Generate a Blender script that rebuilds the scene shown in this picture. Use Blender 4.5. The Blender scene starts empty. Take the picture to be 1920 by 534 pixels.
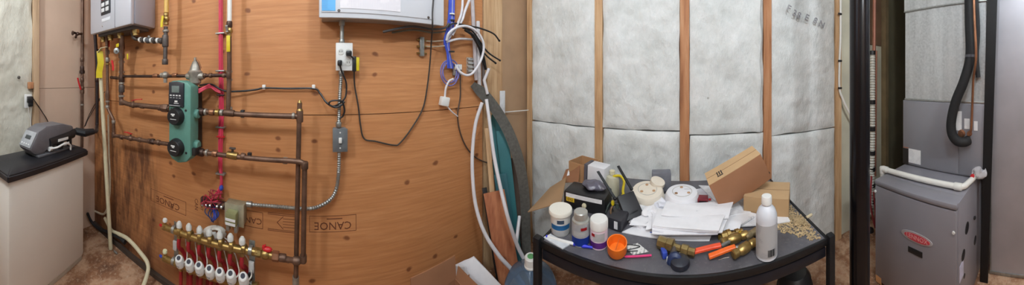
import bpy, bmesh, math, random
from mathutils import Vector, Matrix, noise
random.seed(7)
C = bpy.context.scene.collection
SC = bpy.context.scene
H = 1.25            # eye height above the floor
F = 432.0           # panorama pixels per radian
WX, NY, SY, EX, CZ = -1.10, 1.38, -1.63, 2.15, 2.42   # wall planes and ceiling height
TZ = 0.65           # table top height

# ---------------------------------------------------------------- camera, light, exposure
cam = bpy.data.cameras.new('camera'); co = bpy.data.objects.new('camera', cam); C.objects.link(co)
co.location = (0, 0, H)
AZ0 = (960 - 1278.6) / F
co.rotation_euler = (math.pi / 2, 0, -AZ0)
cam.type = 'PANO'; cam.panorama_type = 'CENTRAL_CYLINDRICAL'
cam.central_cylindrical_range_u_min = -960 / F; cam.central_cylindrical_range_u_max = 960 / F
cam.central_cylindrical_range_v_min = -(534 - 145) / F; cam.central_cylindrical_range_v_max = 145 / F
cam.central_cylindrical_radius = 1.0
cam.clip_start = 0.01
SC.camera = co
w = bpy.data.worlds.new('world'); SC.world = w; w.use_nodes = True
w.node_tree.nodes['Background'].inputs[0].default_value = (0.8, 0.85, 1, 1)
w.node_tree.nodes['Background'].inputs[1].default_value = 0.15
def lamp(name, loc, power, col, rad):
    l = bpy.data.lights.new(name, 'POINT'); l.energy = power; l.color = col; l.shadow_soft_size = rad
    o = bpy.data.objects.new(name, l); C.objects.link(o); o.location = loc
lamp('bulb_or_fill_light', (0.45, -1.08, 2.30), 34, (0.88, 0.975, 1.05), 0.04)
lamp('bulb_or_fill_light', (-0.46, 0.24, 2.30), 13, (0.86, 0.97, 1.07), 0.035)
lamp('bulb_or_fill_light', (0.32, -0.06, 2.32), 24, (0.86, 0.97, 1.07), 0.05)  # added fill lamp with no bulb behind it, brightens the softener side
SC.view_settings.view_transform = 'Standard'; SC.view_settings.look = 'None'
SC.view_settings.gamma = 1.0; SC.view_settings.use_curve_mapping = False
SC.view_settings.exposure = 0.25
try:
    SC.cycles.max_bounces = 8; SC.cycles.use_denoising = True; SC.cycles.sample_clamp_indirect = 4
except Exception: pass

# ---------------------------------------------------------------- photo ray -> point on a real surface
def ray(px, py):
    a = (px - 1278.6) / F
    return Vector((math.sin(a), math.cos(a), -(py - 145) / F))
EYE = Vector((0, 0, H))
def W(px, py, off=0.0): d = ray(px, py); return EYE + d * ((WX + off) / d.x)
def N(px, py, off=0.0): d = ray(px, py); return EYE + d * ((NY - off) / d.y)
def S(px, py, off=0.0): d = ray(px, py); return EYE + d * ((SY + off) / d.y)
def E(px, py, x): d = ray(px, py); return EYE + d * (x / d.x)
def R(px, py, r): return EYE + ray(px, py) * r
def TB(px, py, h=0.0): d = ray(px, py); return EYE + d * ((H - TZ - h) / -d.z)
def FL(px, py, h=0.0): d = ray(px, py); return EYE + d * ((H - h) / -d.z)

# ---------------------------------------------------------------- materials
def srgb(c):
    if isinstance(c, str): c = tuple(int(c[i:i+2], 16) / 255 for i in (0, 2, 4))
    return tuple((x / 12.92 if x <= 0.04045 else ((x + 0.055) / 1.055) ** 2.4) for x in c) + (1,)
class NT:
    def __init__(s, name):
        s.m = bpy.data.materials.new(name); s.m.use_nodes = True; s.t = s.m.node_tree
        s.b = s.t.nodes['Principled BSDF']
    def n(s, kind, **kw):
        nd = s.t.nodes.new(kind)
        for k, v in kw.items():
            if k in nd.inputs: nd.inputs[k].default_value = v
            else: setattr(nd, k, v)
        return nd
    def l(s, a, b): s.t.links.new(a, b)
    def coord(s, scale=(1, 1, 1)):
        tc = s.n('ShaderNodeTexCoord'); mp = s.n('ShaderNodeMapping'); mp.inputs['Scale'].default_value = scale
        s.l(tc.outputs['Object'], mp.inputs['Vector']); return mp.outputs['Vector']
    def noise(s, vec, scale, detail=4, rough=.5):
        nd = s.n('ShaderNodeTexNoise', Scale=scale, Detail=detail, Roughness=rough); s.l(vec, nd.inputs['Vector']); return nd.outputs['Fac']
    def ramp(s, fac, stops):
        r = s.n('ShaderNodeValToRGB'); e = r.color_ramp.elements
        while len(e) < len(stops): e.new(.5)
        for x, (p, c) in zip(e, stops): x.position = p; x.color = c if len(c) == 4 else srgb(c)
        s.l(fac, r.inputs['Fac']); return r.outputs['Color']
    def mix(s, fac, a, b, mode='MIX'):
        m = s.n('ShaderNodeMix', data_type='RGBA', blend_type=mode)
        for i, x in ((0, fac), (6, a), (7, b)):
            if hasattr(x, 'links') or hasattr(x, 'is_linked'): s.l(x, m.inputs[i])
            else: m.inputs[i].default_value = x
        return m.outputs[2]
    def bump(s, h, strength=.3, dist=.01):
        b = s.n('ShaderNodeBump', Strength=strength, Distance=dist); s.l(h, b.inputs['Height']); s.l(b.outputs['Normal'], s.b.inputs['Normal'])
MC = {}
def mat(name, col, rough=.5, metal=0, var=.12, scale=30, bump=0, dist=.004, alpha=None, trans=None, aniso=(1, 1, 1), spec=None):
    if name in MC: return MC[name]
    t = NT(name); c = srgb(col)
    v = t.coord(aniso); f = t.noise(v, scale, 4)
    lo = tuple(x * (1 - var) for x in c[:3]) + (1,); hi = tuple(min(1, x * (1 + var)) for x in c[:3]) + (1,)
    t.l(t.ramp(f, [(.3, lo), (.7, hi)]), t.b.inputs['Base Color'])
    t.b.inputs['Roughness'].default_value = rough; t.b.inputs['Metallic'].default_value = metal
    if bump: t.bump(f, bump, dist)
    if trans is not None: t.b.inputs['Transmission Weight'].default_value = trans; t.b.inputs['IOR'].default_value = 1.25
    if alpha is not None: t.b.inputs['Alpha'].default_value = alpha
    if spec is not None: t.b.inputs['Specular IOR Level'].default_value = spec
    MC[name] = t.m; return t.m

def plywood_mat():
    t = NT('plywood')
    g = t.coord((1, .9, 16)); fine = t.noise(g, 6, 6, .6)
    col = t.ramp(fine, [(.25, 'b47a4a'), (.5, 'c48756'), (.78, 'd19968')])
    big = t.noise(t.coord((1, .6, 2.2)), 1.7, 4)
    col = t.mix(t.ramp(big, [(.35, (0, 0, 0, 1)), (.7, (.4, .4, .4, 1))]), col, srgb('b0703f'))
    # growth ring figure
    wv = t.n('ShaderNodeTexWave', Scale=5.0, Distortion=9.0, Detail=3.0); wv.bands_direction = 'Z'; wv.inputs['Detail Scale'].default_value = .8
    t.l(t.coord((1, .35, 1.6)), wv.inputs['Vector'])
    col = t.mix(t.ramp(wv.outputs['Fac'], [(.0, (.14, .14, .14, 1)), (.35, (0, 0, 0, 1))]), col, srgb('94542c'))
    # knots
    vo = t.n('ShaderNodeTexVoronoi', Scale=8.5); vo.inputs['Randomness'].default_value = 1
    nv = t.n('ShaderNodeVectorMath', operation='ADD'); nn = t.n('ShaderNodeTexNoise', Scale=14.0)
    vo.voronoi_dimensions = '2D'; sb = t.n('ShaderNodeSeparateXYZ'); t.l(t.coord((1, .75, 1.0)), sb.inputs[0]); cb = t.n('ShaderNodeCombineXYZ'); t.l(sb.outputs['Y'], cb.inputs['X']); t.l(sb.outputs['Z'], cb.inputs['Y']); base = cb.outputs[0]; t.l(base, nn.inputs['Vector'])
    sc = t.n('ShaderNodeVectorMath', operation='SCALE'); sc.inputs['Scale'].default_value = .03
    t.l(nn.outputs['Color'], sc.inputs[0]); t.l(base, nv.inputs[0]); t.l(sc.outputs[0], nv.inputs[1]); t.l(nv.outputs[0], vo.inputs['Vector'])
    sep = t.n('ShaderNodeSeparateColor'); t.l(vo.outputs['Color'], sep.inputs[0])
    k = t.ramp(vo.outputs['Distance'], [(.055, (1, 1, 1, 1)), (.12, (0, 0, 0, 1))])
    on = t.n('ShaderNodeMath', operation='GREATER_THAN'); t.l(sep.outputs[0], on.inputs[0]); on.inputs[1].default_value = .80
    ml = t.n('ShaderNodeMath', operation='MULTIPLY'); t.l(k, ml.inputs[0]); t.l(on.outputs[0], ml.inputs[1])
    ml2 = t.n('ShaderNodeMath', operation='MULTIPLY'); t.l(ml.outputs[0], ml2.inputs[0]); ml2.inputs[1].default_value = .8
    col = t.mix(ml2.outputs[0], col, srgb('6b381c'))
    # water stain, its own shape: two ragged streaks low on the sheet near the softener
    sx = t.n('ShaderNodeSeparateXYZ'); tc = t.n('ShaderNodeTexCoord'); t.l(tc.outputs['Object'], sx.inputs[0])
    def band(lo, hi, out):
        m = t.n('ShaderNodeMapRange'); m.interpolation_type = 'SMOOTHSTEP'
        m.inputs['From Min'].default_value = lo; m.inputs['From Max'].default_value = hi; t.l(out, m.inputs['Value']); return m.outputs[0]
    def mulv(a, b):
        m = t.n('ShaderNodeMath', operation='MULTIPLY'); t.l(a, m.inputs[0]); t.l(b, m.inputs[1]); return m.outputs[0]
    st = mulv(mulv(band(-.86, -1.02, sx.outputs['Y']), band(.98, .72, sx.outputs['Z'])), t.ramp(t.noise(t.coord((1, 5, 1.1)), 3.2, 6, .65), [(.36, (0, 0, 0, 1)), (.62, (.85, .85, .85, 1))]))
    col = t.mix(st, col, srgb('4a2a1c'))
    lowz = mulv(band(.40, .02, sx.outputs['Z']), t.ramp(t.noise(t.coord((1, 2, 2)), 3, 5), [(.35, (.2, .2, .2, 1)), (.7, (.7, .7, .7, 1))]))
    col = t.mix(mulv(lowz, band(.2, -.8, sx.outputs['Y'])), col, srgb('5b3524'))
    t.l(col, t.b.inputs['Base Color']); t.b.inputs['Roughness'].default_value = .62
    t.bump(fine, .12, .003); return t.m
def fibre_mat(name, a, b, c, s=1.0):
    t = NT(name); v = t.coord()
    n1 = t.noise(v, 7 * s, 8, .62); n2 = t.noise(t.coord((1, 1, .45)), 60 * s, 4, .7)
    col = t.ramp(n1, [(.25, a), (.5, b), (.75, c)])
    col = t.mix(t.ramp(n2, [(.3, (.28, .28, .28, 1)), (.62, (0, 0, 0, 1))]), col, srgb(a))
    pz = t.n('ShaderNodeTexVoronoi', Scale=3.1); t.l(t.coord((1, .3, 1)), pz.inputs['Vector'])
    col = t.mix(t.ramp(pz.outputs['Distance'], [(.012, (.75, .75, .75, 1)), (.03, (0, 0, 0, 1))]), col, srgb('6f6a5e'))
    t.l(col, t.b.inputs['Base Color']); t.b.inputs['Roughness'].default_value = .95
    ad = t.n('ShaderNodeMath', operation='ADD'); t.l(n1, ad.inputs[0]); t.l(n2, ad.inputs[1]); t.bump(ad.outputs[0], .55, .012)
    return t.m
def floor_mat():
    t = NT('dirty_concrete'); v = t.coord()
    a = t.noise(v, 6, 8, .65); b = t.noise(v, 45, 5, .7)
    col = t.ramp(a, [(.3, '5c3f2d'), (.48, '94684a'), (.58, 'c09c7e'), (.72, 'a06342')])
    col = t.mix(t.ramp(b, [(.52, (0, 0, 0, 1)), (.66, (.7, .7, .7, 1))]), col, srgb('c2a68e'))
    t.l(col, t.b.inputs['Base Color']); t.b.inputs['Roughness'].default_value = .85; t.bump(b, .4, .006); return t.m
def stripes_mat(name, paper, ink, n=90, axis=(0, 0, 1), rough=.6, thr=.62, breakup=14):
    """paper with unreadable fine lines of print"""
    t = NT(name); wv = t.n('ShaderNodeTexWave', Scale=n / 6.28, Distortion=0.0)
    wv.bands_direction = 'XYZ'[[i for i in range(3) if axis[i]][0]]
    t.l(t.coord(), wv.inputs['Vector'])
    brk = t.noise(t.coord(), breakup, 3)
    m = t.n('ShaderNodeMath', operation='MULTIPLY'); t.l(t.ramp(wv.outputs['Fac'], [(thr, (0, 0, 0, 1)), (thr + .12, (1, 1, 1, 1))]), m.inputs[0])
    t.l(t.ramp(brk, [(.45, (0, 0, 0, 1)), (.5, (.55, .55, .55, 1))]), m.inputs[1])
    t.l(t.mix(m.outputs[0], srgb(paper), srgb(ink)), t.b.inputs['Base Color']); t.b.inputs['Roughness'].default_value = rough; return t.m
def pine_mat(name, a, b, c, axis='Z'):
    t = NT(name); sc = (9, 9, .7) if axis == 'Z' else (.7, 9, 9)
    f = t.noise(t.coord(sc), 4, 5, .6); col = t.ramp(f, [(.3, a), (.5, b), (.72, c)])
    vo = t.n('ShaderNodeTexVoronoi', Scale=4.0); t.l(t.coord((1.0, 1.0, .8)), vo.inputs['Vector'])
    col = t.mix(t.ramp(vo.outputs['Distance'], [(.05, (.8, .8, .8, 1)), (.09, (0, 0, 0, 1))]), col, srgb('6a3d20'))
    t.l(col, t.b.inputs['Base Color']); t.b.inputs['Roughness'].default_value = .7; t.bump(f, .15, .003); return t.m
def galv_mat():
    t = NT('galvanized_sheet'); vo = t.n('ShaderNodeTexVoronoi', Scale=90.0); t.l(t.coord(), vo.inputs['Vector'])
    f = t.noise(t.coord((1, 7, .5)), 3, 4)
    col = t.mix(t.ramp(f, [(.3, (0, 0, 0, 1)), (.7, (.6, .6, .6, 1))]), srgb('cdd0d0'), srgb('9a9e9f'))
    s = t.n('ShaderNodeSeparateColor'); t.l(vo.outputs['Color'], s.inputs[0])
    col = t.mix(t.ramp(s.outputs[0], [(0, (0, 0, 0, 1)), (1, (.35, .35, .35, 1))]), col, srgb('e6e8e8'))
    t.l(col, t.b.inputs['Base Color']); t.b.inputs['Metallic'].default_value = .55
    t.l(t.ramp(f, [(.3, (.42, .42, .42, 1)), (.7, (.55, .55, .55, 1))]), t.b.inputs['Roughness']); return t.m

PLY = plywood_mat(); BATT = fibre_mat('glass_fibre_batt', 'cbcecb', 'e2e5e3', 'f0f2f1'); POLY = fibre_mat('poly_faced_batt', 'b3ae9f', 'cfcbbd', 'dcd8cb', .5)
FLOOR = floor_mat(); PINE = pine_mat('pine_stud', 'b08860', 'c9a37a', 'd9b992'); PINED = pine_mat('orange_stud', '94603e', 'b47c54', 'c8976f')
GALV = galv_mat()
DRY = mat('beige_board', 'cdb09a', .85, 0, .06, 4); CEIL = mat('ceiling_board', 'd8d4cc', .9)
BROWNWALL = mat('brown_backing', '5a4a36', .85, 0, .2, 5); BACKB = mat('cardboard_brown_sheathing', 'b08f70', .85, 0, .1, 5)
COPPER = mat('aged_copper', '6d5344', .48, .55, .35, 22); COPB = mat('bright_copper', '9c6e52', .4, .7, .2, 20); DARKC = mat('dark_bronze_pipe', '4c3a33', .45, .7, .3, 20)
SOLDER = mat('solder_nickel', '9a948a', .45, .5, .2, 60); BRASS = mat('brass', 'a58a55', .35, .85, .25, 40); IRON = mat('black_iron', '5c5450', .5, .6, .2, 40)
CHROME = mat('chrome', 'c9cbcc', .25, .95, .08, 40); STEEL = mat('galvanized_steel', 'a5a7a4', .4, .8, .15, 60)
RED = mat('red_plastic', 'c3222a', .4); REDW = mat('red_wire', 'd8405c', .45, 0, .08); ORANGE = mat('orange_plastic', 'f07a1e', .45, 0, .06); REDOR = mat('red_orange_vinyl', 'e5522e', .45)
YEL = mat('yellow_plastic', 'd9c21f', .5, 0, .08); YELP = mat('yellow_gas_coating', 'd3a955', .5); BLUE = mat('blue_plastic', '2f47a8', .45); BLUEC = mat('blue_cable', '3f55c4', .45)
BLK = mat('black_plastic', '1c1c1e', .42, 0, .2); BLKM = mat('black_powder_coat', '17181b', .42, .2, .2, 60); BLKR = mat('black_rubber', '232325', .7, 0, .2, 60, .2)
WHT = mat('white_plastic', 'e3e2de', .42, 0, .03); CREAM = mat('cream_plastic', 'd8cfae', .5, 0, .06); PAPER = mat('white_paper', 'e8e7ea', .8, 0, .03)
PEX = mat('white_pex', 'dcdade', .4, 0, .04); PVC = mat('white_pvc', 'e6e4dd', .4, 0, .03)
TEAL = mat('pump_teal', '5b8b7e', .5, 0, .07, 25); GREY = mat('grey_plastic', '7b7f82', .5, 0, .06); DGREY = mat('dark_grey_plastic', '56565a', .5, 0, .06)
CARD = mat('cardboard', 'b48a62', .85, 0, .07, 9); CARDD = mat('cardboard_dark', '9d6f50', .85, 0, .07, 9); CARDL = mat('cardboard_light', 'c8a67c', .85, 0, .07, 9)
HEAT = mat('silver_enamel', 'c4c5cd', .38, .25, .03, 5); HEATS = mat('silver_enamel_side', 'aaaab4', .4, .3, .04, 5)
FURN = mat('furnace_grey', '918f96', .45, .25, .04, 6); COIL = mat('coil_grey', '8f8e94', .45, .25, .04, 6)
TANK = mat('cream_cabinet', 'e8e2d8', .5, 0, .02, 5); STAMP = mat('stamp_ink', '663620', .8)
INK = mat('black_ink', '222222', .7); FAINT = mat('faint_ink', '8d8f93', .9)
PRINT = stripes_mat('printed_sheet', 'e9e8ea', 'a0a3ae', 260, (0, 1, 0)); STACK = stripes_mat('paper_edges', 'e7e6ea', 'b9b9c4', 420, (0, 0, 1), breakup=9); DIREC = stripes_mat('directory_sheet', 'e4dfe2', 'b9b4bd', 500, (0, 1, 0))
BLUEL = stripes_mat('blue_label', '5fa9dd', '3c79b4', 420, (0, 0, 1)); LABEL = stripes_mat('white_label_print', 'ecebeb', 'b4b4ba', 420, (0, 0, 1))

# ---------------------------------------------------------------- mesh helpers
def fillet(pts, rad, n=5):
    pts = [Vector(p) for p in pts]; out = [pts[0]]
    for a, b, c in zip(pts, pts[1:], pts[2:]):
        d1, d2 = a - b, c - b; q = min(rad, d1.length * .45, d2.length * .45)
        p0, p2 = b + d1.normalized() * q, b + d2.normalized() * q
        for i in range(n + 1):
            t = i / n; out.append(p0 * (1 - t) ** 2 + b * 2 * t * (1 - t) + p2 * t * t)
    return out + [pts[-1]]
def spline(pts, n=8):
    P = [Vector(p) for p in pts]; P = [P[0] * 2 - P[1]] + P + [P[-1] * 2 - P[-2]]; out = []
    for i in range(1, len(P) - 2):
        a, b, c, d = P[i-1:i+3]
        for k in range(n):
            t = k / n
            out.append(.5 * ((2*b) + (c-a)*t + (2*a-5*b+4*c-d)*t*t + (3*b-a-3*c+d)*t**3))
    return out + [P[-2]]
def frame(d):
    d = d.normalized(); u = d.cross(Vector((0, 0, 1)))
    if u.length < .05: u = d.cross(Vector((0, 1, 0)))
    u.normalize(); return u, d.cross(u).normalized()
class MB:
    def __init__(s): s.bm = bmesh.new(); s.sm = True
    def box(s, c, dims, rot=None, bev=0, seg=2):
        M = Matrix.Translation(Vector(c)) @ (rot.to_4x4() if rot is not None else Matrix()) @ Matrix.Diagonal((*dims, 1))
        r = bmesh.ops.create_cube(s.bm, size=1, matrix=M)
        if bev:
            es = list({e for v in r['verts'] for e in v.link_edges})
            bmesh.ops.bevel(s.bm, geom=es, offset=bev, segments=seg, affect='EDGES', profile=.5)
        return s
    def span(s, a, b, bev=0):
        a, b = Vector(a), Vector(b); return s.box((a + b) / 2, [max(abs(x), 1e-4) for x in (b - a)], None, bev)
    def tube(s, pts, r, seg=10, caps=True):
        pts = [Vector(p) for p in pts]; n = len(pts); rings = []; u = None
        for i, p in enumerate(pts):
            d = pts[min(i+1, n-1)] - pts[max(i-1, 0)]
            if d.length < 1e-7: d = Vector((0, 0, 1))
            d.normalize()
            if u is None: u, _ = frame(d)
            u = (u - d * u.dot(d)); u = u.normalized() if u.length > 1e-5 else frame(d)[0]
            v = d.cross(u); rr = r[i] if hasattr(r, '__len__') else r
            rings.append([s.bm.verts.new(p + (u * math.cos(2*math.pi*k/seg) + v * math.sin(2*math.pi*k/seg)) * rr) for k in range(seg)])
        for A, B in zip(rings, rings[1:]):
            for k in range(seg): s.bm.faces.new((A[k], A[(k+1) % seg], B[(k+1) % seg], B[k]))
        if caps: s.bm.faces.new(rings[0][::-1]); s.bm.faces.new(rings[-1])
        return s
    def cyl(s, a, b, r, r2=None, seg=16): return s.tube([a, b], [r, r if r2 is None else r2], seg)
    def lathe(s, base, axis, prof, seg=24):
        axis = Vector(axis).normalized(); base = Vector(base); u, v = frame(axis); rings = []
        for r, h in prof:
            rings.append([s.bm.verts.new(base + axis*h + (u*math.cos(2*math.pi*k/seg) + v*math.sin(2*math.pi*k/seg))*max(r, 1e-5)) for k in range(seg)])
        for A, B in zip(rings, rings[1:]):
            for k in range(seg): s.bm.faces.new((A[k], A[(k+1) % seg], B[(k+1) % seg], B[k]))
        s.bm.faces.new(rings[0][::-1]); s.bm.faces.new(rings[-1]); return s
    def prism(s, poly, ext, bev=0):
        ext = Vector(ext); A = [s.bm.verts.new(Vector(p)) for p in poly]; B = [s.bm.verts.new(Vector(p) + ext) for p in poly]; n = len(A)
        fs = [s.bm.faces.new(A), s.bm.faces.new(B[::-1])] + [s.bm.faces.new((A[k], B[k], B[(k+1) % n], A[(k+1) % n])) for k in range(n)]
        if bev:
            es = list({e for f in fs for e in f.edges}); bmesh.ops.bevel(s.bm, geom=es, offset=bev, segments=2, affect='EDGES', profile=.5)
        return s
    def ball(s, c, r, sc=(1, 1, 1), rot=None, sub=2):
        M = Matrix.Translation(Vector(c)) @ (rot.to_4x4() if rot is not None else Matrix()) @ Matrix.Diagonal((*sc, 1))
        bmesh.ops.create_icosphere(s.bm, subdivisions=sub, radius=r, matrix=M); return s
    def ribbon(s, pts, wvec, thick, taper=None):
        """a thick strip along pts, wvec its half width"""
        pts = [Vector(p) for p in pts]; n = len(pts); rings = []
        for i, p in enumerate(pts):
            d = (pts[min(i+1, n-1)] - pts[max(i-1, 0)]).normalized(); wv = Vector(wvec[i] if isinstance(wvec, list) else wvec)
            nn = d.cross(wv).normalized() * thick / 2; k = taper[i] if taper else 1
            rings.append([s.bm.verts.new(p + q) for q in (wv*k + nn, -wv*k + nn, -wv*k - nn, wv*k - nn)])
        for A, B in zip(rings, rings[1:]):
            for k in range(4): s.bm.faces.new((A[k], A[(k+1) % 4], B[(k+1) % 4], B[k]))
        s.bm.faces.new(rings[0][::-1]); s.bm.faces.new(rings[-1]); return s
    def text(s, txt, size, o, xd, yd, ext=.0003, align='CENTER', offset=0):
        cu = bpy.data.curves.new('tmp', 'FONT'); cu.body = txt; cu.size = size; cu.extrude = ext; cu.align_x = align; cu.align_y = 'CENTER'; cu.resolution_u = 2; cu.offset = offset
        ob = bpy.data.objects.new('tmp', cu); C.objects.link(ob)
        bpy.context.view_layer.update(); me = ob.evaluated_get(bpy.context.evaluated_depsgraph_get()).to_mesh()
        xd, yd = Vector(xd).normalized(), Vector(yd).normalized(); z = xd.cross(yd)
        M = Matrix((xd, yd, z)).transposed().to_4x4(); M.translation = Vector(o)
        b2 = bmesh.new(); b2.from_mesh(me); bmesh.ops.transform(b2, matrix=M, verts=b2.verts)
        vs = {v: s.bm.verts.new(v.co) for v in b2.verts}
        for f in b2.faces:
            try: s.bm.faces.new([vs[v] for v in f.verts])
            except ValueError: pass
        b2.free(); ob.to_mesh_clear(); bpy.data.objects.remove(ob); bpy.data.curves.remove(cu); return s
    def build(s, name, m, parent=None, smooth=None):
        bm = s.bm; bmesh.ops.recalc_face_normals(bm, faces=bm.faces)
        root = parent
        while root is not None and root.parent is not None: root = root.parent
        if root is not None: bmesh.ops.translate(bm, vec=-root.location, verts=bm.verts)
        me = bpy.data.meshes.new(name); bm.to_mesh(me); bm.free()
        for p in me.polygons: p.use_smooth = True
        try: me.set_sharp_from_angle(angle=math.radians(35))
        except Exception: pass
        me.materials.append(m)
        o = bpy.data.objects.new(name, me); C.objects.link(o)
        if parent is not None: o.parent = parent
        return o
def tag(o, label=None, cat=None, group=None, kind=None):
    if label: o['label'] = label
    if cat: o['category'] = cat
    if group: o['group'] = group
    if kind: o['kind'] = kind
    return o
def thing(name, label, cat, loc=(0, 0, 0), group=None, kind=None):
    o = bpy.data.objects.new(name, None); C.objects.link(o); o.location = loc; o.empty_display_size = .05
    return tag(o, label, cat, group, kind)
def Rz(deg): return Matrix.Rotation(math.radians(deg), 3, 'Z')
def ry(deg): return Matrix.Rotation(math.radians(deg), 3, 'Y')
def rx(deg): return Matrix.Rotation(math.radians(deg), 3, 'X')
def ribbed(pts, r, pitch=.006, amp=.14, seg=10):
    """path resampled so that its radius steps, as on armoured cable"""
    P = [Vector(p) for p in pts]; out, rr = [], []; k = 0
    for a, b in zip(P, P[1:]):
        n = max(1, int((b - a).length / (pitch / 2)))
        for i in range(n):
            out.append(a.lerp(b, i / n)); rr.append(r * (1 + (amp if k % 2 else -amp))); k += 1
    return out + [P[-1]], rr + [r]
Y_, Z_, X_ = Vector((0, 1, 0)), Vector((0, 0, 1)), Vector((1, 0, 0))
# ================================================================ SETTING
tag(MB().span((-1.3, -1.85, -.08), (2.4, 1.6, 0)).build('floor', FLOOR), kind='structure')
tag(MB().span((-1.3, -1.85, CZ), (2.4, 1.6, CZ + .08)).build('ceiling', CEIL), kind='structure')
SEAM = 1.07
ww = thing('wall_west', None, None, kind='structure')
MB().span((WX - .018, SY - .06, .0), (WX, .935, SEAM - .002)).build('plywood_panel', PLY, ww)
MB().span((WX - .018, SY - .06, SEAM + .002), (WX, .935, CZ)).build('plywood_panel', PLY, ww)
MB().span((WX - .12, SY - .06, 0), (WX - .021, 1.5, CZ)).build('backing', BACKB, ww)
MB().span((WX - .06, .958, 0), (WX - .012, 1.125, CZ)).build('stud', PINE, ww)
st = MB()
def stamp_box(p0, p1):
    a, b = W(*p0, .0004), W(*p1, .0004); (y0, y1), (z0, z1) = (a.y, b.y), sorted((a.z, b.z)); t = .0022
    for q in (((y0, z0), (y1, z0 + t)), ((y0, z1 - t), (y1, z1)), ((y0, z0), (y0 + t, z1)), ((y1 - t, z0), (y1, z1))):
        st.span((WX, q[0][0], q[0][1]), (WX + .0008, q[1][0], q[1][1]))
    return y0, y1, z0, z1
def stamp_text(txt, c, size): st.text(txt, size, (WX + .0004, c[0], c[1]), -Y_, -Z_, .0004)
for px0, px1, py, dh in ((283, 349, 377, .078), (580, 668, 418, .078)):
    a, b = W(px0, py), W(px1, py); zc = (a.z + b.z) / 2
    y0, y1 = a.y, b.y
    for q in (((y0, zc - dh/2), (y1, zc - dh/2 + .002)), ((y0, zc + dh/2 - .002), (y1, zc + dh/2)), ((y0, zc - dh/2), (y0 + .002, zc + dh/2)), ((y1 - .002, zc - dh/2), (y1, zc + dh/2))):
        st.span((WX, q[0][0], q[0][1]), (WX + .0008, q[1][0], q[1][1]))
    stamp_text('CANOE', ((y0 + y1) / 2, zc - .008), .052)
    st.span((WX, (y0+y1)/2 - .03, zc + .022), (WX + .0008, (y0+y1)/2 + .045, zc + .026))
a, b = W(438, 405), W(493, 412); zc = (a.z + b.z) / 2
for q in (((a.y, zc - .04), (b.y, zc - .038)), ((a.y, zc + .038), (b.y, zc + .04)), ((a.y, zc - .04), (a.y + .002, zc + .04)), ((b.y - .002, zc - .04), (b.y, zc + .04))):
    st.span((WX, q[0][0], q[0][1]), (WX + .0008, q[1][0], q[1][1]))
stamp_text('CANOE', ((a.y + b.y) / 2 , zc - .005), .042)
a, b = W(502, 416), W(556, 418); zc = (a.z + b.z) / 2
for dz in (-.043, -.036, .036, .043):
    st.span((WX, a.y, zc + dz - .0012), (WX + .0008, b.y, zc + dz + .0012))
for sgn in (-1, 1):
    st.prism([(WX, a.y + .045, zc), (WX, a.y + .049, zc), (WX, a.y + .079, zc + sgn*.03), (WX, a.y + .075, zc + sgn*.03)], (.0008, 0, 0))
for dz in (-.02, -.007, .007, .02): st.span((WX, a.y + .075, zc + dz - .001), (WX + .0008, b.y, zc + dz + .001))
a = W(368, 383); st.text('CAN', .03, (WX + .0004, a.y, a.z), -Z_, Y_, .0004); a = W(378, 388); st.text('EXT', .02, (WX + .0004, a.y, a.z), -Z_, Y_, .0004)
st.build('stamp', STAMP, ww)
tag(MB().span((WX, SY, 0), (WX + .022, .9, .028)).build('baseboard_west', mat('dark_sill', '4a3b31', .85)), kind='structure')

tag(MB().span((-1.3, NY + .10, 0), (2.3, NY + .16, CZ)).build('wall_north', BACKB), kind='structure')
for i, (x0, x1, m) in enumerate(((-1.099, -1.058, PINE), (-.549, -.498, PINE), (-.0115, .044, PINED), (.512, .566, PINED), (1.086, 1.145, PINE))):
    tag(MB().span((x0, NY + .0, 0), (x1, NY + .09, CZ)).build('trim_%d' % (i + 1), m), kind='structure')
tag(MB().span((1.15, NY + .03, 0), (1.44, NY + .09, CZ)).build('trim_6', mat('poly_sheet_wall', 'cfcbb6', .6, 0, .12, 4)), kind='structure')
tag(MB().span((1.44, NY + .03, 0), (1.655, NY + .09, 1.54)).build('trim_7', mat('poly_sheet_wall', 'cfcbb6', .6, 0, .12, 4)), kind='structure')
tag(MB().span((1.44, NY + .03, 1.546), (1.655, NY + .09, CZ)).build('trim_8', mat('brown_panel', '7c6048', .85, 0, .2, 5)), kind='structure')
tag(MB().span((1.66, NY - .02, 0), (1.705, NY + .09, CZ)).build('trim_9', mat('dark_stud', '7d6a4c', .8, 0, .2, 6)), kind='structure')
tag(MB().span((1.71, NY + .02, 0), (2.2, NY + .09, CZ)).build('trim_10', mat('olive_panel', '6e6750', .85, 0, .15, 4)), kind='structure')
tag(MB().span((EX, SY - .06, 0), (EX + .08, 1.5, CZ)).build('wall_east', BROWNWALL), kind='structure')
ws = thing('wall_south', None, None, kind='structure')
MB().span((WX - .1, SY - .09, 0), (2.2, SY - .05, CZ)).build('sheathing', BACKB, ws)
MB().span((-1.098, SY - .05, 0), (-.588, SY, 1.165)).build('board_panel', DRY, ws)
MB().span((-1.098, SY - .05, 1.168), (-.588, SY, CZ)).build('board_panel', DRY, ws)
MB().span((-.588, SY - .05, 0), (-.548, SY + .03, CZ)).build('stud', pine_mat('pale_stud', 'a88a6a', 'bd9e7e', 'cdb090'), ws)
MB().span((.12, SY - .05, 0), (2.15, SY, CZ)).build('board_panel', DRY, ws)

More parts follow.
